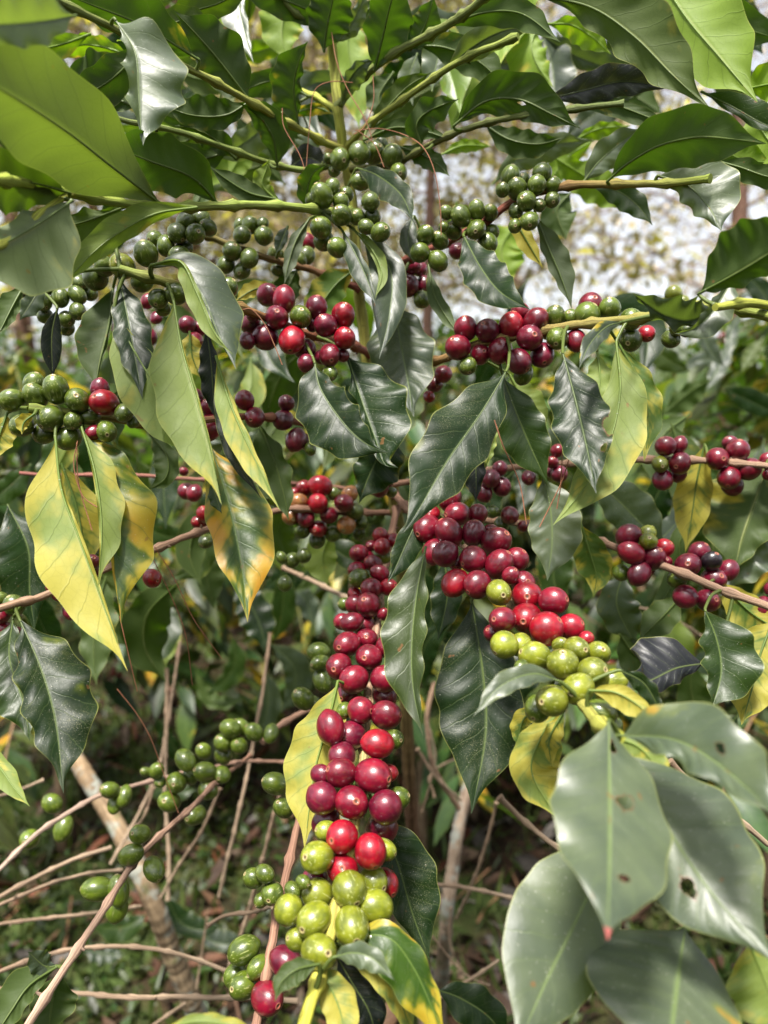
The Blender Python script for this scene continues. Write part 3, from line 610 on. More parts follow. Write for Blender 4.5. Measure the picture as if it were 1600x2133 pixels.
#  ---- near leaves, lower right
leaf('1268,1500 1270,1630 1270,1780 1266,1958', 'f', 'L', .255, .195, 122, 118, -22, 26, amp=.7, tip=(.42, .10, .10), yel=.16, ruf=.75, dust=.2, holes=[(.64, .38, .07, .03), (.66, .72, .06, .012), (.58, .13, .05, .03)])
leaf('1285,1532 1400,1540 1500,1595 1640,1720', 'f', 'L', .26, .20, 96, 44, 12, 30, amp=.7, yel=.18, ruf=.9, holes=[(.66, .55, .05, .022)])
leaf('1290,1560 1400,1740 1490,1870 1620,2010', 'f', 'L', .275, .225, 150, 105, -18, 14, amp=.7, yel=.15, ruf=.8, holes=[(.34, .62, .07, .035)])
leaf('1285,1740 1200,1920 1140,2040 1070,2200', 'f', 'L', .285, .235, 92, 130, -20, 22, amp=.7, yel=.1, ruf=.3)
leaf('1428,1930 1410,2060 1390,2240', 'f', 'L', .27, .225, 130, 190, -12, 16, amp=.7, yel=.08, ruf=.3)
leaf('1275,1535 1335,1560 1400,1640', 'b', 'P', .28, .27, 34, 46, yel=.5)
leaf('1560,1960 1600,2060 1640,2180', 'b', 'P', .26, .25, 70, 80, yel=.4)
leaf('1168,1420 1110,1404 1042,1430 986,1492', 'f', 'L', .30, .285, 24, 24, 30, 5, yel=.25)
leaf('1228,1438 1280,1442 1328,1468 1372,1512', 'b', 'P', .295, .28, 20, 32, yel=1.1)
leaf('1290,1395 1338,1420 1365,1460 1378,1500', 'f', 'D', .31, .30, 16, 24)
#  ---- inner foliage of the same bush, further back
fr_ = np.random.default_rng(11)
def fill(n, x0, x1, y0, y1, da, db, cols, down, L0_, L1_, avoid=()):
    k = 0
    while k < n:
        x, y = fr_.uniform(x0, x1), fr_.uniform(y0, y1)
        if any(a < x < c and b < y < d for a, b, c, d in avoid): continue
        k += 1; d = fr_.uniform(da, db); L = fr_.uniform(L0_, L1_) * .5 / d; a = fr_.normal(90, 28) if down else fr_.uniform(-60, 240)
        c = cols[fr_.integers(0, len(cols))]; ux, uy = math.cos(R(a)), math.sin(R(a)); bd = fr_.normal(0, .18)
        P = [(x + ux * L * t - uy * L * bd * math.sin(3.14 * t), y + uy * L * t + ux * L * bd * math.sin(3.14 * t)) for t in (0, .35, .7, 1)]
        w = L * fr_.uniform(.15, .25); w2 = w * fr_.uniform(.5, 1.)
        leaf(' '.join('%.0f,%.0f' % p for p in P), 'b' if c in 'YMSPO' and fr_.random() < .6 else 'f', c, d, d + fr_.uniform(-.05, .05), w, w2)
        LEAVES[-1]['size'] *= .3
GAP = [(1130, 400, 1460, 600), (880, 380, 1010, 560), (60, 640, 180, 790), (1440, 560, 1600, 760)]
fill(46, 330, 1500, -80, 300, .56, .85, 'MMYSYGD', False, 190, 280, GAP)
fill(14, 20, 600, 40, 400, .55, .8, 'MGSD', False, 190, 280, GAP)
fill(46, 180, 1300, 520, 1150, .62, .95, 'DDMMSDGYP', True, 200, 300, GAP)
fill(26, 380, 1250, 1080, 1420, .85, 1.25, 'DDDKMMG', True, 210, 320, GAP)
fill(8, 250, 640, 1500, 2000, 1.05, 1.3, 'DMG', False, 220, 330)
fill(20, 1320, 1680, 640, 930, .95, 1.5, 'GLMGDS', False, 230, 330)
fill(22, -20, 420, 800, 1250, .6, .9, 'DMMSPD', True, 200, 300, GAP)
fill(24, 1150, 1650, 850, 1500, .6, .9, 'DDMMGPO', True, 200, 300, GAP)
#  ---- bottom left
leaf('122,2012 62,2052 22,2108 -30,2190', 'b', 'M', .42, .38, 24, 46, tree='left')
leaf('118,2012 92,2012 58,1982', 'f', 'G', .42, .41, 22, 24, tree='left')
leaf('130,2030 110,2080 100,2160', 'b', 'M', .43, .42, 50, 40, tree='left')

# ------------------------------------------------------------------ cherries
CC = dict(R=(.21, .003, .012), C=(.125, .003, .014), D=(.098, .004, .017), G=(.062, .10, .009), L=(.14, .175, .012), O=(.30, .13, .04), B=(.012, .008, .012), g=(.062, .098, .012))
CH = []
def sphere(nu=22, nvv=15):
    th = np.linspace(0, 2 * np.pi, nu, endpoint=False); ph = np.linspace(0, np.pi, nvv)[1:-1]
    # finer rings around the scar end
    ph = np.concatenate([[.06, .12, .17, .22, .28], ph[ph > .33]])
    P = np.stack([np.sin(ph)[:, None] * np.cos(th), np.sin(ph)[:, None] * np.sin(th), np.repeat(np.cos(ph)[:, None], nu, 1)], -1).reshape(-1, 3)
    P = np.vstack([P, [0, 0, 1], [0, 0, -1]]); n = len(ph); idx = np.arange(n * nu).reshape(n, nu); nx = np.roll(idx, -1, 1)
    f4 = np.stack([idx[:-1], idx[1:], nx[1:], nx[:-1]], -1).reshape(-1, 4)
    k = n * nu; f3 = np.vstack([np.stack([idx[0], nx[0], np.full(nu, k)], 1), np.stack([nx[-1], idx[-1], np.full(nu, k + 1)], 1)])
    return P, f4, f3
SP, SF4, SF3 = sphere()
def cherry_mb(c):
    P = SP.copy(); r = np.hypot(P[:, 0], P[:, 1]); top = P[:, 2] > 0
    a = np.arctan2(P[:, 1], P[:, 0])
    z = P[:, 2].copy()
    z = z - top * .05 * np.exp(-(r / .22) ** 2) + top * .045 * np.exp(-((r - .17) / .045) ** 2) - (~top) * .07 * np.exp(-(r / .25) ** 2)
    bl = 1 + .02 * np.sin(2 * a + c['ph']) + .015 * np.sin(3 * a + 2 * c['ph'])
    loc = np.stack([P[:, 0] * bl, P[:, 1] * bl * c.get('fl', .96), z * c['el']], 1) * c['r']
    ax = nrm(np.array(c['ax'])); h = np.array([.31, .9, .2]); A = nrm(np.cross(ax, h)); B = np.cross(ax, A)
    W = c['p'] + loc[:, :1] * A + loc[:, 1:2] * B + loc[:, 2:] * ax
    mb = MB(); t = np.array(CC[c['c']]) * c['k']
    ms = (1. if c['c'] in 'GLgO' else 0., c['rnd'], 0, 0)
    mb.add(W, SF4, None, t, ms, P); mb.add(np.zeros((0, 3)), np.zeros((0, 3), int))
    mb.f.append(SF3.copy()); 
    # short green stalk end
    return mb
def cluster(org, s, D0, D1=None, y=(0, 1), el=1.07, tree='main', fade=1.):
    placed = []; items = []
    for w in s.split():
        *q, c = w.split(','); x, yy, dm = map(float, q)
        items.append((org[0] + x * .375, org[1] + yy * .375, dm * .375, c))
    cxm = np.mean([i[0] for i in items]); cym = np.mean([i[1] for i in items])
    for x, yy, dm, c in items:
        t = 0 if D1 is None else min(1, max(0, (yy - y[0]) / (y[1] - y[0])))
        d = D0 + ((D1 - D0) * t if D1 is not None else 0)
        # a branch nearby carries the fruit
        bb = None
        for k, b in BR.items():
            if b['tree'] != tree: continue
            bx, by, bd = b['px']; q = np.hypot(bx - x, by - yy) + np.abs(bd - d) * 300; j = int(q.argmin())
            if bb is None or q[j] < bb[0]: bb = (q[j], k, j, bx[j], by[j])
        r0 = dm / 2 / F * 1.05
        for it in range(60):
            p = at(x, yy, d); r = r0 * d; ok = True
            for p2, r2 in placed:
                if np.linalg.norm(p - p2) < (r + r2) * .90: ok = False; break
            if ok: break
            d += .0015
        placed.append((p, r))
        ox, oy = x - bb[3], yy - bb[4]; L = math.hypot(ox, oy) + 1e-6; g = min(1, L / 45)
        ax = RT * (ox / L * g) - UP * (oy / L * g) - FW * rng.uniform(.15, 1.0) + rng.normal(0, .35, 3)
        CH.append(dict(p=p, r=r, dm=dm, c=c, ax=ax, el=el * rng.uniform(.90, 1.15), fl=rng.uniform(.88, 1.0), ph=rng.uniform(0, 6), rnd=rng.uniform(0, 1), k=rng.uniform(.8, 1.22) * fade, tree=tree, br=bb[1], x=x, y=yy))
for b in BR.values(): b['px'] = proj(b['C'])
E = (500, 1000); Fq = (500, 1533); Gq = (1000, 1000); U = (500, 500); Vq = (1000, 500); T0 = (500, 0); RQ = (1000, 0); L0 = (0, 0); W0 = (0, 500); X0 = (0, 1000); BL = (0, 1533)
cluster(E, '503,1375,160,C 617,1420,160,D 765,1465,155,R 812,1305,157,C 670,1278,146,C 632,1107,150,C 803,1105,155,C 905,1027,155,D 550,1035,140,C 717,983,145,C 595,912,146,C 820,925,127,C 600,1180,130,D 805,1200,135,D 875,1140,90,C 705,882,118,C 860,1440,105,G 580,1280,90,G 715,695,135,C 690,810,122,C 620,790,108,C 565,785,92,C 640,690,112,C 730,602,112,C 825,595,92,R 640,640,80,R 777,520,96,C 740,465,96,C 795,745,62,C 660,545,104,G 660,407,102,C 700,430,82,C 790,370,96,R 855,335,82,R 730,365,66,C 780,310,92,R 650,500,92,C 800,425,82,L', .49, .355, (1110, 1560))
cluster(E, '445,1015,92,G 435,955,105,G 455,1115,100,G 350,1215,112,G 410,1240,75,G 585,690,75,G', .50, el=1.2)
cluster(Fq, '440,1200,192,L 412,1020,192,L 620,1055,186,L 608,852,186,L 270,965,158,L 750,950,182,L 432,880,168,L 740,810,156,L 325,1125,132,L 725,1130,112,L 570,740,176,R 725,640,186,R 567,560,176,R 430,675,168,L 620,370,186,C 810,395,182,D 455,345,172,D 738,222,186,C 560,205,166,C 810,820,150,R 800,630,120,L 480,530,112,L 415,790,132,D 475,475,132,D 790,510,170,D 880,345,122,G 450,215,112,D 825,205,92,R 565,110,150,D 295,860,92,G 350,810,74,G 650,960,100,G', .352, .298, (1600, 1990))
cluster(BL, '1440,1285,125,G 1355,1190,150,G 1355,1385,150,G 1310,1335,132,G', .385, tree='main')
cluster(Fq, '150,1455,162,C 255,1260,165,D 137,765,96,G 75,790,110,G 180,875,122,G 120,910,82,G', .39, .375, (1850, 2080), el=1.1)
cluster(Gq, '545,1160,176,L 400,1225,166,L 460,1022,172,L 303,978,168,L 627,1070,168,L 135,915,152,L 225,915,130,L 535,940,138,L 655,960,132,L 745,1115,132,L 445,915,82,L 370,825,182,R 257,765,168,R 505,815,142,R 590,880,82,R 125,775,142,C 75,850,104,C 320,1270,142,G 670,1290,142,G 740,1370,102,G 230,1040,84,G 262,645,166,R 408,672,152,C 105,625,140,L 240,570,132,C 170,530,92,C', .375, .30, (1200, 1470))
cluster(E, '1440,468,150,C 1423,343,156,C 1320,580,152,C 1195,573,142,R 1295,440,150,C 1537,440,130,C 1140,410,146,D 1080,400,132,C 1160,293,142,C 1040,270,150,C 1208,190,136,C 1320,188,112,C 1298,295,132,D 1395,290,92,C 1165,100,132,C 1060,190,104,R 1200,460,82,D 1500,520,90,C', .43, .375, (1040, 1210))
cluster(U, '205,432,130,D 337,427,118,G 475,475,125,D 573,420,130,R 580,545,122,R 288,555,146,R 140,540,142,D 497,640,122,C 245,330,125,C 425,375,120,D 155,305,120,D 360,605,122,D 60,470,112,D 40,560,84,D 370,685,102,D 455,650,84,D 570,640,74,C 500,740,82,G 400,470,74,D 70,420,70,D', .425)
cluster(U, '1505,482,136,R 1445,615,130,C 1335,635,112,C 1210,597,136,C 1253,492,126,C 1375,505,126,D 1265,700,102,G 1555,400,102,C', .425)
cluster(Vq, '275,545,146,D 215,675,132,D 345,640,136,D 310,450,130,C 262,490,80,C 430,547,120,G 415,430,116,G 595,415,136,G 510,440,104,G 720,380,116,G 615,360,130,C 535,560,112,C 840,440,120,G 835,555,126,G 925,520,92,R 1095,490,80,G 1150,500,80,G 1060,550,92,G 240,745,102,G 375,500,92,C', .415)
cluster(Vq, '1075,300,90,L 1120,350,80,L 1050,350,70,L', .55)
cluster(U, '935,255,122,D 1025,250,92,D 900,190,64,D 960,150,82,D 1010,330,92,G 1205,60,92,D 1130,745,96,C 1080,800,92,C 1050,870,62,R 1000,160,80,D', .49)
cluster(T0, '665,850,122,G 555,885,116,G 845,865,112,G 745,850,112,G 880,960,102,G 525,945,74,G 785,815,82,G 670,1010,90,G 490,880,60,g', .475)
cluster(T0, '565,1195,112,G 650,1205,88,G 455,1085,116,G 450,1265,116,G 725,1120,102,g 560,1120,92,G 735,1205,92,g 780,1290,104,G 465,1335,112,G 540,1375,106,G 590,1080,82,g 400,1110,74,g 510,1040,82,g 700,1260,82,g', .435)
cluster(T0, '1312,1275,110,G 1225,1200,104,G 1000,1403,106,G 1100,1450,102,G 1375,1350,106,G 1315,1168,92,G 1030,1305,96,G 1185,1280,92,G 1400,1290,82,G 1110,1335,92,G 1145,1180,72,g 1390,1180,82,g 1130,1260,54,g', .437)
cluster(RQ, '258,1118,104,G 205,1050,108,G 170,980,106,G 315,1025,102,G 345,960,106,G 275,1228,104,G 125,1055,76,G 200,1170,84,G 195,1255,78,g 330,1140,72,g 400,1110,86,g 405,1030,88,G 240,1000,74,g', .425)
cluster(L0, '680,1478,136,L 810,1408,132,G 790,1562,116,G 1000,1430,122,G 1085,1300,106,G 985,1295,106,G 920,1365,98,G 1155,1265,92,G 1030,1225,92,G 1120,1215,92,g 860,1330,92,g 1020,1380,84,g 580,1480,112,g 530,1540,142,g', .395, fade=1.)
cluster(L0, '1345,1305,96,G 1465,1310,102,G 1290,1395,102,G 1385,1435,102,G 1390,1250,92,G 1255,1470,96,g 1345,1505,96,g 1330,1250,64,g 1460,1240,64,g', .475)
cluster(T0, '200,1420,92,g 330,1450,82,g 210,1500,72,g 370,1420,92,g 370,1350,102,C 300,1390,70,g', .5)
cluster(W0, '980,300,116,G 880,325,106,G 1260,270,112,G 905,380,84,G', .39)
cluster(W0, '240,345,100,g 335,320,100,g 280,260,86,g 430,305,92,g 430,395,92,g 370,440,92,g 440,235,82,g 345,230,64,g 500,290,82,g 250,420,84,g 370,490,82,g 210,390,66,g', .44)
cluster(W0, '310,830,136,G 195,865,130,G 430,890,132,G 280,990,142,G 405,1005,104,G 380,1100,132,G 580,905,154,R 593,1063,116,G 190,800,112,G 250,1070,122,G 120,1030,122,G 65,890,132,G 500,985,92,g 555,830,104,D 520,1070,82,C 690,960,102,g 740,1010,64,g', .385)
cluster(W0, '1360,890,106,C 1415,985,112,C 1165,1040,132,C 1085,870,92,D 1160,930,92,D 1100,940,74,D', .45)
cluster(U, '240,1000,112,D 258,905,92,D 310,1110,112,D 365,1120,84,D 390,1160,64,g', .465)
cluster(W0, '820,540,102,D 800,480,74,D 1040,470,92,D 1110,490,84,D 1080,560,92,C 820,340,74,C 870,430,70,D', .47)
cluster(W0, '1080,1405,86,C 1035,1395,92,C 1135,1525,88,R 1110,1570,84,R 1020,1285,52,C', .5)
cluster(U, '433,1463,112,R 445,1365,116,R 578,1460,106,C 360,1380,92,R 325,1455,102,O 365,1540,102,C 610,1410,88,O 495,1530,96,C 520,1410,74,G', .53)
cluster(E, '435,270,98,R 590,250,102,O 515,300,84,G 640,175,92,G 670,235,84,G 345,280,92,G 285,200,102,O 660,290,74,G 430,330,92,G 300,70,64,R 230,430,60,g 290,445,80,g 355,420,80,g 250,575,80,g', .54)
cluster(U, '775,1375,106,C 810,1330,92,C 840,1400,64,G', .46)
cluster(Vq, '60,1325,102,D 120,1370,102,D 20,1405,92,D 110,1270,82,D 430,1170,72,C 400,1235,72,C 440,1300,92,D 395,1290,64,D 270,1320,82,D 70,1510,74,g 165,1530,98,C 120,1580,84,g 240,1590,64,C', .49)
cluster(Vq, '1110,1240,122,C 1030,1145,110,C 1000,1245,92,L 1015,1330,106,D 1105,1140,88,C 1105,1300,84,D 1433,1170,122,C 1318,1215,122,C 1383,1320,122,C 1495,1272,122,C 1400,1360,112,D 1600,1225,92,C 1605,1300,64,C 1390,1130,84,D', .485)
cluster(Gq, '840,405,122,C 825,310,126,D 935,340,96,L 960,435,126,D 885,520,122,D 1020,380,104,R 930,300,88,L 785,515,92,G 1035,455,64,C 940,500,64,D 1155,470,136,D 1285,450,108,B 1295,555,136,D 1218,400,116,D 1380,500,108,D 1140,648,132,D 1265,670,126,D 1095,550,104,G 1310,650,64,L 1570,712,118,D 1615,600,70,D', .455)
cluster(X0, '78,695,112,G 10,660,74,G 10,750,92,C 20,835,98,C 405,712,112,D 330,630,88,C 280,590,54,C 510,455,82,D 520,500,74,D 845,545,102,R 95,850,64,C', .40, .43, (1150, 1300))
cluster(X0, '835,130,74,g 1145,340,84,g', .5)
cluster(X0, '1280,1380,106,G 1345,1375,84,G 1410,1400,98,G 1505,1408,84,G 1240,1460,98,G 1328,1475,92,G 1240,1530,98,G 1130,1505,84,G', .57, el=1.2, tree='left', fade=1.35)
cluster(BL, '1140,200,106,G 1232,215,96,G 1030,135,106,G 980,258,112,G 940,365,122,G 1155,300,108,g 1055,230,76,g 870,195,84,G 810,200,56,g 890,255,64,g 1085,440,104,G', .545, el=1.2, tree='left', fade=1.35)
cluster(BL, '612,302,96,G 690,335,84,G 635,380,78,G 290,375,102,G 352,515,98,G 165,572,98,G', .585, el=1.24, tree='left', fade=1.35)
cluster(BL, '778,545,100,G 727,660,112,G 855,740,108,G 657,860,118,G 545,850,128,G 650,960,112,G', .46, el=1.24, tree='left', fade=1.35)
cluster(Fq, '195,265,116,G 240,400,104,G', .44, el=1.18)

# ------------------------------------------------------------------ assemble trees
ROOTS = {}
def root(tree, label, group=None):
    base = BR[{'main': 'trunk', 'left': 'ltrunk', 'rear': 'rtrunk'}[tree]]['C'][-1]
    p = dict(label=label, category='coffee bush')
    if group: p['group'] = group
    ROOTS[tree] = empty('coffee_bush', tuple(base), **p)
root('main', 'big coffee bush in front hung with red and green cherries, glossy and yellowing leaves')
root('left', 'half bare coffee bush at lower left with thick lichened trunk and oval green cherries')
root('rear', 'slim grey coffee trunk with forking dead shoots behind the hanging cherry branch')
# trunks run down into the soil
for key in ('trunk', 'ltrunk', 'rtrunk'):
    b = BR[key]; e = b['C'][-1]; g = np.array([e[0] * 1.05, e[1] + .05, -.06]); k = max(10, int((e[2] + .06) / .02)); t = np.linspace(0, 1, k)[1:, None]
    b['C'] = np.vstack([b['C'], e + (g - e) * t]); b['rad'] = np.concatenate([b['rad'], b['rad'][-1] * (1 + .35 * t[:, 0])]); b['col'] = np.vstack([b['col'], np.tile(b['col'][-1], (k - 1, 1))])
BO = {}
for k, b in BR.items():
    mb = MB(); tr = 'trunk' in k or k == 'trunk'
    tube(mb, b['C'], b['rad'], b['col'], 12 if tr else 8)
    # scaly nodes: small stipule stubs along the branch
    n = len(b['C'])
    for j in range(6, n - 4, 8):
        if tr and k != 'trunk': break
        if rng.random() < .5:
            d = nrm(rng.normal(0, 1, 3)); p = b['C'][j]; r = b['rad'][j]
            tube(mb, [p + d * r * .7, p + d * (r + .0012), p + d * (r + .0024)], [.0011, .0009, .0003], b['col'][j] * .6, 5)
    ob = mb.build('trunk' if tr else 'branch', M_TRUNK if k in ('ltrunk', 'rtrunk') else M_BARK, ROOTS[b['tree']], org=b['C'][0])
    BO[k] = ob
def split(items, tree, name, mat, keyf, mk):
    mine = sorted([i for i in items if i['tree'] == tree], key=keyf, reverse=True)
    for i in mine[:100]:
        pr = {}
        lab = i.get('lab')
        if lab: pr['label'] = lab
        mk(i).build(name, mat, BO[i['br']], org=i.get('org', i.get('p')), **pr)
    if len(mine) > 100:
        mb = MB()
        for i in mine[100:]: mb.merge(mk(i))
        mb.build({'leaf': 'leaves', 'cherry': 'cherries'}[name], mat, ROOTS[tree], kind='stuff')
for l in LEAVES:
    if l['y'] > .9: l['lab'] = 'yellowed leaf'
    elif l['c'] == 'P' and l['y'] > .45: l['lab'] = 'pale yellowing leaf seen from below'
    elif l['c'] == 'O': l['lab'] = 'green leaf mottled orange and yellow'
for c in CH:
    c['lab'] = dict(R='bright red ripe cherry', C='crimson ripe cherry', D='dark maroon ripe cherry', G='green unripe cherry', g='green unripe cherry', L='pale yellow green unripe cherry', O='half ripe orange cherry', B='shrivelled black cherry')[c['c']]
# pedicels joining fruit to their branch
for tree in ('main', 'left', 'rear'):
    split(LEAVES, tree, 'leaf', M_LEAF, lambda i: i['size'], lambda i: i['mb'])
    split(CH, tree, 'cherry', M_CH, lambda i: i['dm'], cherry_mb)

# ------------------------------------------------------------------ ground
def hgt(x, y):
    return .05 * np.sin(x * 1.3 + .6) * np.cos(y * 1.1) + .03 * np.sin(3.1 * x + 1.7 * y) + .012 * np.sin(9 * x) * np.sin(8 * y + 1)
gx = np.concatenate([-np.geomspace(6, 300, 30)[::-1], np.linspace(-5.9, 5.9, 170), np.geomspace(6, 300, 30)])
gy = np.concatenate([-np.geomspace(2, 200, 20)[::-1], np.linspace(-1.9, 9.9, 170), np.geomspace(10, 500, 30)])
GX, GY = np.meshgrid(gx, gy); GZ = hgt(GX, GY) * (np.hypot(GX, GY) < 20) + rng.normal(0, .006, GX.shape) * (np.hypot(GX, GY) < 10)
ix = np.arange(GX.size).reshape(GX.shape)
gm = MB(); gm.add(np.stack([GX, GY, GZ], -1).reshape(-1, 3), np.stack([ix[:-1, :-1], ix[:-1, 1:], ix[1:, 1:], ix[1:, :-1]], -1).reshape(-1, 4))
gm.build('ground', M_SOIL, kind='structure')

# a small bent leaf: base at origin, along +x, 1 long
def small_leaf(nv=6, w=.34, droop=.25, fold=.25):
    v = np.linspace(0, 1, nv); p = prof(v) * w / 2; us = np.array([-1, 0, 1.])
    P = np.stack([np.repeat(v[:, None], 3, 1), us[None, :] * p[:, None], np.abs(us)[None, :] * p[:, None] * fold - droop * v[:, None] ** 2], -1)
    P[:, 0, 2] += .02 * np.sin(v * 19); P[:, 2, 2] += .02 * np.cos(v * 17)
    ix = np.arange(nv * 3).reshape(nv, 3)
    f = np.stack([ix[:-1, :-1], ix[1:, :-1], ix[1:, 1:], ix[:-1, 1:]], -1).reshape(-1, 4)
    uv = np.stack([np.repeat((us * .5 + .5)[None], nv, 0), np.repeat(v[:, None], 3, 1)], -1).reshape(-1, 2)
    return P.reshape(-1, 3), f, uv
def scatter(mb, tpl, pos, dirs, ups, size, tint, yel, rr=rng):
    P, f, uv = tpl; n = len(pos); k = len(P)
    X = nrm(dirs); Y = nrm(np.cross(ups, X)); Z = np.cross(X, Y)
    W = pos[:, None] + size[:, None, None] * (P[None, :, :1] * X[:, None] + P[None, :, 1:2] * Y[:, None] + P[None, :, 2:] * Z[:, None])
    F_ = (f[None] + (np.arange(n) * k)[:, None, None]).reshape(-1, f.shape[1])
    rnd = rr.uniform(0, 1, n)
    ms = np.stack([yel, rnd, np.full(n, .1), np.zeros(n)], 1)
    mb.add(W.reshape(-1, 3), F_, np.tile(uv, (n, 1)), np.repeat(tint, k, 0), np.repeat(ms, k, 0))
SL = small_leaf(); SL2 = small_leaf(4, .5, .1, .3); GR = small_leaf(3, .12, .35, .4); CURL = small_leaf(5, .42, -.5, .9)

# ground cover and litter
def field(n, ymax=7.):
    y = .7 + (ymax - .7) * rng.random(n) ** 1.3; x = (rng.random(n) - .5) * (1.5 * y + 1.2); return x, y
x, y = field(34000); pt = np.sin(x * 2.1 + 1) * np.cos(y * 1.7) + np.sin(4.3 * x + 2.2 * y) * .6 + rng.normal(0, .45, len(x)); k = pt > -.6; x, y = x[k], y[k]; n = len(x)
wm = MB(); dr = np.stack([rng.normal(0, 1, n), rng.normal(0, 1, n), rng.uniform(.2, 1.6, n)], 1)
g = np.array([.028, .048, .011]) * rng.uniform(.4, 1.6, (n, 1)) * np.stack([rng.uniform(.7, 1.5, n), np.ones(n), np.ones(n)], 1)
scatter(wm, SL2, np.stack([x, y, hgt(x, y) + rng.uniform(0, .05, n)], 1), dr, np.tile([0, 0, 1.], (n, 1)) + rng.normal(0, .3, (n, 3)), rng.uniform(.012, .045, n), g, np.full(n, .1))
n = 9000; x, y = field(n); dr = np.stack([rng.normal(0, .5, n), rng.normal(0, .5, n), np.ones(n)], 1)
scatter(wm, GR, np.stack([x, y, hgt(x, y)], 1), dr, rng.normal(0, 1, (n, 3)), rng.uniform(.04, .12, n), np.array([.030, .052, .010]) * rng.uniform(.5, 1.6, (n, 1)), np.full(n, .1))
wm.build('weeds', M_LEAF2, kind='stuff', label='low green weeds and moss on the red soil under the bushes', category='weeds')
lm = MB(); n = 2200; x, y = field(n); dr = np.stack([rng.normal(0, 1, n), rng.normal(0, 1, n), rng.normal(0, .25, n)], 1)
pal = np.array([[.12, .055, .03], [.16, .09, .05], [.07, .04, .025], [.17, .12, .08], [.11, .10, .09], [.17, .055, .025]])
scatter(lm, CURL, np.stack([x, y, hgt(x, y) + rng.uniform(.0, .03, n)], 1), dr, np.tile([0, 0, 1.], (n, 1)) + rng.normal(0, .5, (n, 3)), rng.uniform(.04, .12, n), pal[rng.integers(0, 6, n)] * rng.uniform(.25, .7, (n, 1)), np.zeros(n))
lm.build('leaf_litter', M_BARK, kind='stuff', label='brown and grey fallen leaves lying on the red soil', category='leaf litter')
tm = MB(); n = 500; x, y = field(n, 4.)
for i in range(n):
    a = rng.uniform(0, 3.14); L = rng.uniform(.05, .28); z = hgt(x[i], y[i]) + .015; d = np.array([math.cos(a), math.sin(a), rng.normal(0, .12)]) * L
    p = np.array([x[i], y[i], z]); tube(tm, [p, p + d * .5 + rng.normal(0, .01, 3), p + d], rng.uniform(.0012, .0035), pal[rng.integers(0, 5)] * 1.5, 5)
tm.build('fallen_twigs', M_BARK, kind='stuff', label='thin broken twigs scattered over the litter', category='twigs')

# ------------------------------------------------------------------ coffee bushes behind
def bush(x, y, h, lab, seed, dens=1., zmin=.45, spread=.55, berries=True, gl=1.):
    r = np.random.default_rng(seed); z0 = float(hgt(x, y))
    rt = empty('coffee_bush', (x, y, z0), label=lab, category='coffee bush', group='coffee bushes standing behind')
    tb = MB(); C = catmull([(x, y, z0 - .05), (x + r.normal(0, .03), y + r.normal(0, .03), z0 + h * .5), (x + r.normal(0, .05), y + r.normal(0, .05), z0 + h)], 30)
    tube(tb, C, np.linspace(.016, .004, 30), (.20, .14, .09), 8); tb.build('trunk', M_BARK, rt)
    bm = MB(); pos = []; dr = []; up = []; sz = []; bp = []
    nb = int(h / .045 * dens)
    for i in range(nb):
        z = zmin + (h - zmin) * (i + r.random()) / nb; a = i * 2.4 + r.normal(0, .35)
        L = spread * (1.15 - .75 * (z / h) ** 2) * r.uniform(.7, 1.15); D = np.array([math.cos(a), math.sin(a), 0.])
        j = int(np.clip(z / h * 29, 0, 29)); p0 = C[j]
        P = catmull([p0, p0 + D * L * .5 + [0, 0, .07], p0 + D * L + [0, 0, -.03 - .12 * (1 - z / h)]], 16)
        tube(bm, P, np.linspace(.0035, .0016, 16), (.24, .15, .09) if r.random() < .5 else (.16, .17, .05), 5)
        S = np.cross(D, [0, 0, 1.])
        for q in range(3, 16, 1 if r.random() < .6 else 2):
            for sg in (-1, 1):
                if r.random() < .12: continue
                pos.append(P[q]); dr.append(D * r.uniform(.2, .8) + S * sg * r.uniform(.5, 1.) + np.array([0, 0, r.uniform(-1.1, .15)])); up.append(np.array([0, 0, 1.]) + r.normal(0, .3, 3)); sz.append(r.uniform(.09, .16))
            if berries and r.random() < .22 and q < 13: bp.append(P[q])
    bm.build('branches', M_BARK, rt, kind='stuff')
    n = len(pos); t = np.array([.030, .062, .016]) * gl * r.uniform(.5, 1.7, (n, 1)) * np.stack([r.uniform(.8, 1.7, n), np.ones(n), r.uniform(.7, 1.5, n)], 1)
    yel = np.where(r.random(n) < .12, r.uniform(.6, 1.1, n), r.uniform(.05, .35, n))
    cm = MB(); scatter(cm, SL, np.array(pos), np.array(dr), np.array(up), np.array(sz), t, yel, r)
    cm.build('crown', M_LEAF2, rt)
    if bp:
        fm = MB()
        for p in bp:
            kd = 'GgLG'[r.integers(0, 4)] if r.random() < .8 else 'RC'[r.integers(0, 2)]
            for q in range(r.integers(3, 8)):
                d = nrm(r.normal(0, 1, 3)); V = SP[:, :] * .007 + p + d * .011
                fm.add(V, SF4, None, np.array(CC[kd]) * r.uniform(.7, 1.2), (1., r.random(), 0, 0), SP)
        fm.build('cherries', M_CH, rt, kind='stuff')
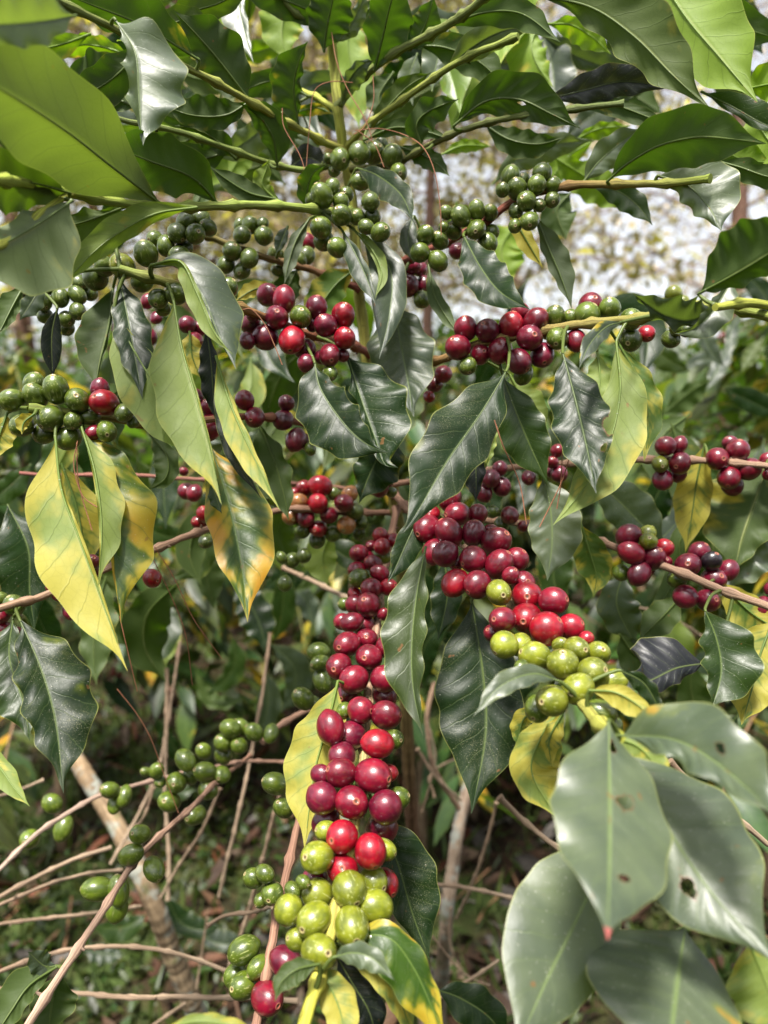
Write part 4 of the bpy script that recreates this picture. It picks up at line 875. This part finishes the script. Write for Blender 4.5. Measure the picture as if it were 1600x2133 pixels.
BUSHES = [(1.05, 1.75, 1.62, 'glossy coffee bush just behind the right ends of the front branches', 1.2, .42),
 (.62, 2.35, 1.55, 'dense coffee bush behind the front bush, right of its trunk', 1.1, .5),
 (1.9, 2.5, 1.75, 'tall coffee bush at the right edge behind the cherry sprays', 1.1, .4),
 (-.95, 1.9, 1.42, 'coffee bush behind the yellowing leaves at the left edge', 1.1, .5),
 (-.42, 2.5, 1.5, 'shaded coffee bush behind the front bush, left of its trunk', 1.2, .45),
 (.12, 2.0, 1.32, 'dark coffee bush straight behind the hanging cherry branch', 1.2, .50),
 (-1.9, 3.0, 1.6, 'coffee bush far left behind the left edge bush', 1., .4),
 (2.7, 3.9, 1.9, 'coffee bush far back at the right edge', 1., .4),
 (1.2, 3.7, 1.7, 'coffee bush in the second row right of the middle', 1., .4),
 (-.9, 4.0, 1.65, 'coffee bush in the second row left of the middle', 1., .4),
 (.2, 4.1, 1.6, 'coffee bush in the second row at the middle', 1., .4)]
for i, (x, y, h, lab, dn, zm) in enumerate(BUSHES): bush(x, y, h, lab, 40 + i, dn, zm, berries=y < 2.6, gl=1.1 if x > .5 else .85)
fr = MB(); n = 16000; r_ = np.random.default_rng(5)
yy = r_.uniform(5.5, 12, n); xx = r_.uniform(-1, 1, n) * (yy * .85 + 1); zz = r_.random(n) ** .8 * (1.5 + .25 * np.sin(xx * 2.3) + .1 * (yy - 5)) + .1
scatter(fr, SL2, np.stack([xx, yy, zz], 1), r_.normal(0, 1, (n, 3)) - [0, 0, .5], np.tile([0, 0, 1.], (n, 1)) + r_.normal(0, .4, (n, 3)), r_.uniform(.12, .22, n), np.array([.04, .075, .02]) * r_.uniform(.5, 1.8, (n, 1)), np.full(n, .2), r_)
fr.build('far_coffee_rows', M_LEAF2, kind='stuff', label='blurred rows of coffee bushes far behind', category='coffee rows')

# unseen coffee foliage added behind the camera to block frontal sky light
rw = MB(); n = 9000; r_ = np.random.default_rng(8)
yy = -.75 - r_.random(n) * .8; xx = r_.uniform(-2.6, 2.6, n); zz = .1 + r_.random(n) * (1.75 + .25 * np.sin(xx * 2.1))
scatter(rw, SL, np.stack([xx, yy, zz], 1), r_.normal(0, 1, (n, 3)) - [0, 0, .6], np.tile([0, 0, 1.], (n, 1)) + r_.normal(0, .4, (n, 3)), r_.uniform(.10, .16, n), np.array([.02, .045, .012]) * r_.uniform(.5, 1.6, (n, 1)), np.full(n, .2), r_)
rw.build('added_coffee_row', M_LEAF2, kind='stuff', label='added mass of coffee leaves out of view behind the camera, shading the front bush', category='coffee row')

# ------------------------------------------------------------------ shade trees far behind
def shade_tree(x, y, h, r0, lab, seed, n=10000, lo=.25, wid=.42, tint=(.20, .17, .12), lean=0.):
    r = np.random.default_rng(seed); rt = empty('shade_tree', (x, y, 0), label=lab, category='tree')
    tb = MB(); C = catmull([(x, y, -.2), (x + lean * .4 + r.normal(0, .1), y, h * .4), (x + lean + r.normal(0, .2), y + r.normal(0, .2), h)], 40)
    tube(tb, C, np.linspace(r0, r0 * .2, 40), (.15, .085, .06), 12); tb.build('trunk', M_BARK, rt)
    lb = MB(); pos = []
    for i in range(26):
        z = lo + (1 - lo) * (i + .5) / 26; j = int(z * 39); a = i * 2.4 + r.normal(0, .4); L = h * wid * (1.1 - z) ** .6 * r.uniform(.6, 1.1)
        D = np.array([math.cos(a), math.sin(a), .25]); P = catmull([C[j], C[j] + D * L * .55 + [0, 0, L * .05], C[j] + D * L - [0, 0, L * .22]], 18)
        tube(lb, P, np.linspace(r0 * .16, .005, 18), (.24, .17, .13), 6)
        for q in range(4, 18):
            for w in range(3):
                d = nrm(r.normal(0, 1, 3)) * [1, 1, .4]; l2 = r.uniform(.2, .9); e = P[q] + d * l2 - [0, 0, l2 * .5]
                tube(lb, [P[q], (P[q] + e) / 2 + [0, 0, .05], e], [.004, .003, .002], (.24, .17, .13), 4, caps=False)
                pos.append(P[q][None] + (e - P[q])[None] * r.random((max(2, n // (26 * 42)), 1)) + r.normal(0, .09, (max(2, n // (26 * 42)), 3)))
    lb.build('limbs', M_BARK, rt); pos = np.concatenate(pos); m = len(pos)
    cm = MB(); scatter(cm, SL2, pos, r.normal(0, 1, (m, 3)) - [0, 0, .7], r.normal(0, 1, (m, 3)), r.uniform(.05, .12, m), np.array(tint) * r.uniform(.5, 1.6, (m, 1)), np.zeros(m), r)
    cm.build('crown', M_LEAF2, rt)
shade_tree(.35, 6.2, 7.5, .06, 'brown trunked shade tree seen blurred right behind the top of the front bush', 1, lo=.3)
shade_tree(-1.75, 6.6, 7., .16, 'thick dark shade tree trunk blurred at left behind the upper branches', 2, lo=.33)
shade_tree(3.4, 7.6, 8., .12, 'pale shade tree with drooping twigs at upper right against the bright sky', 3, lo=.28, n=2300, tint=(.38, .32, .29))
shade_tree(1.9, 10.5, 9., .13, 'far shade tree in the bright gap right of the middle', 4, lo=.25, n=2300, tint=(.38, .32, .29))
shade_tree(-4.4, 9., 9., .14, 'far shade tree at the left edge behind the hanging leaves', 5, lo=.2)
shade_tree(6.3, 11., 9., .15, 'far shade tree at the right edge', 6, lo=.2, n=2300, tint=(.38, .32, .29))
shade_tree(-3.0, 8.2, 8., .1, 'leafy shade tree at upper left behind the big pale leaves', 8, lo=.2)
shade_tree(-.6, 9.2, 9., .1, 'leafy shade tree behind the very top of the green stem', 9, lo=.25)
shade_tree(-1.2, 13., 9., .15, 'farthest shade tree behind the middle of the front bush', 7, lo=.2, n=2300, tint=(.38, .32, .29))

# ------------------------------------------------------------------ dry strands caught in the bush
ST = [('691,67,.46 702,131,.455 725,187,.455 762,251,.45 775,290,.45', 'reddish dry pine needle hanging beside the green top of the stem'),
 ('777,157,.45 778,212,.45 760,262,.45 738,280,.45', 'curved dry needle right of the stem under the top leaves'),
 ('588,225,.44 592,265,.44 624,322,.44 638,365,.44', 'dry needle left of the stem crossing small grey leaves'),
 ('735,172,.46 690,170,.46 655,190,.46 645,260,.46 638,350,.46', 'arched dry needle looping left over the stem'),
 ('740,272,.45 790,268,.45 840,280,.45 880,305,.44 905,356,.43 917,431,.43 919,490,.43', 'long dry needle arching down beside the upper right fruit cluster'),
 ('748,274,.45 780,300,.45 800,348,.45', 'short dry needle across the topmost green cherries'),
 ('162,918,.37 154,970,.37 172,1032,.37 208,1060,.37', 'dry strand looping between the two big yellow leaves at left'),
 ('160,922,.372 164,1006,.372 192,1105,.372', 'straight dry strand hanging between the two big yellow leaves at left'),
 ('322,1139,.44 360,1199,.44 401,1285,.44 435,1335,.44 462,1372,.44', 'dry strand hanging from the left low branch, the right one of a pair'),
 ('315,1157,.44 352,1232,.44 386,1319,.44 401,1428,.44', 'dry strand hanging from the left low branch, the left one of a pair'),
 ('249,1283,.37 266,1356,.37 286,1440,.37', 'brown needle hanging beside the tip of the yellow leaf'),
 ('244,1435,.5 285,1487,.5 315,1540,.5 337,1600,.5 372,1694,.5', 'pale dry strand reaching down to the oval green cherries'),
 ('505,645,.40 525,645,.40 552,676,.40 571,717,.40 588,760,.40', 'pale dry strand across the dark cherries at upper left'),
 ('1030,875,.35 1049,931,.35 1082,1006,.36 1097,1092,.36', 'reddish needle hanging below the big dark centre leaf'),
 ('1187,950,.37 1169,1006,.37 1124,1098,.37', 'dry needle slanting left across the grey glossy leaf'),
 ('1172,930,.372 1168,1010,.372 1160,1060,.372', 'dry needle hanging straight before the grey glossy leaf'),
 ('702,1878,.5 0,0,0', None)]
for s_, lab in ST:
    if not lab: continue
    C = catmull([at(*q) for q in px(s_)], 40); mb = MB(); tube(mb, C, .0003, (.30, .13, .07), 5); mb.build('pine_needle', M_BARK, label=lab, category='dry needle')
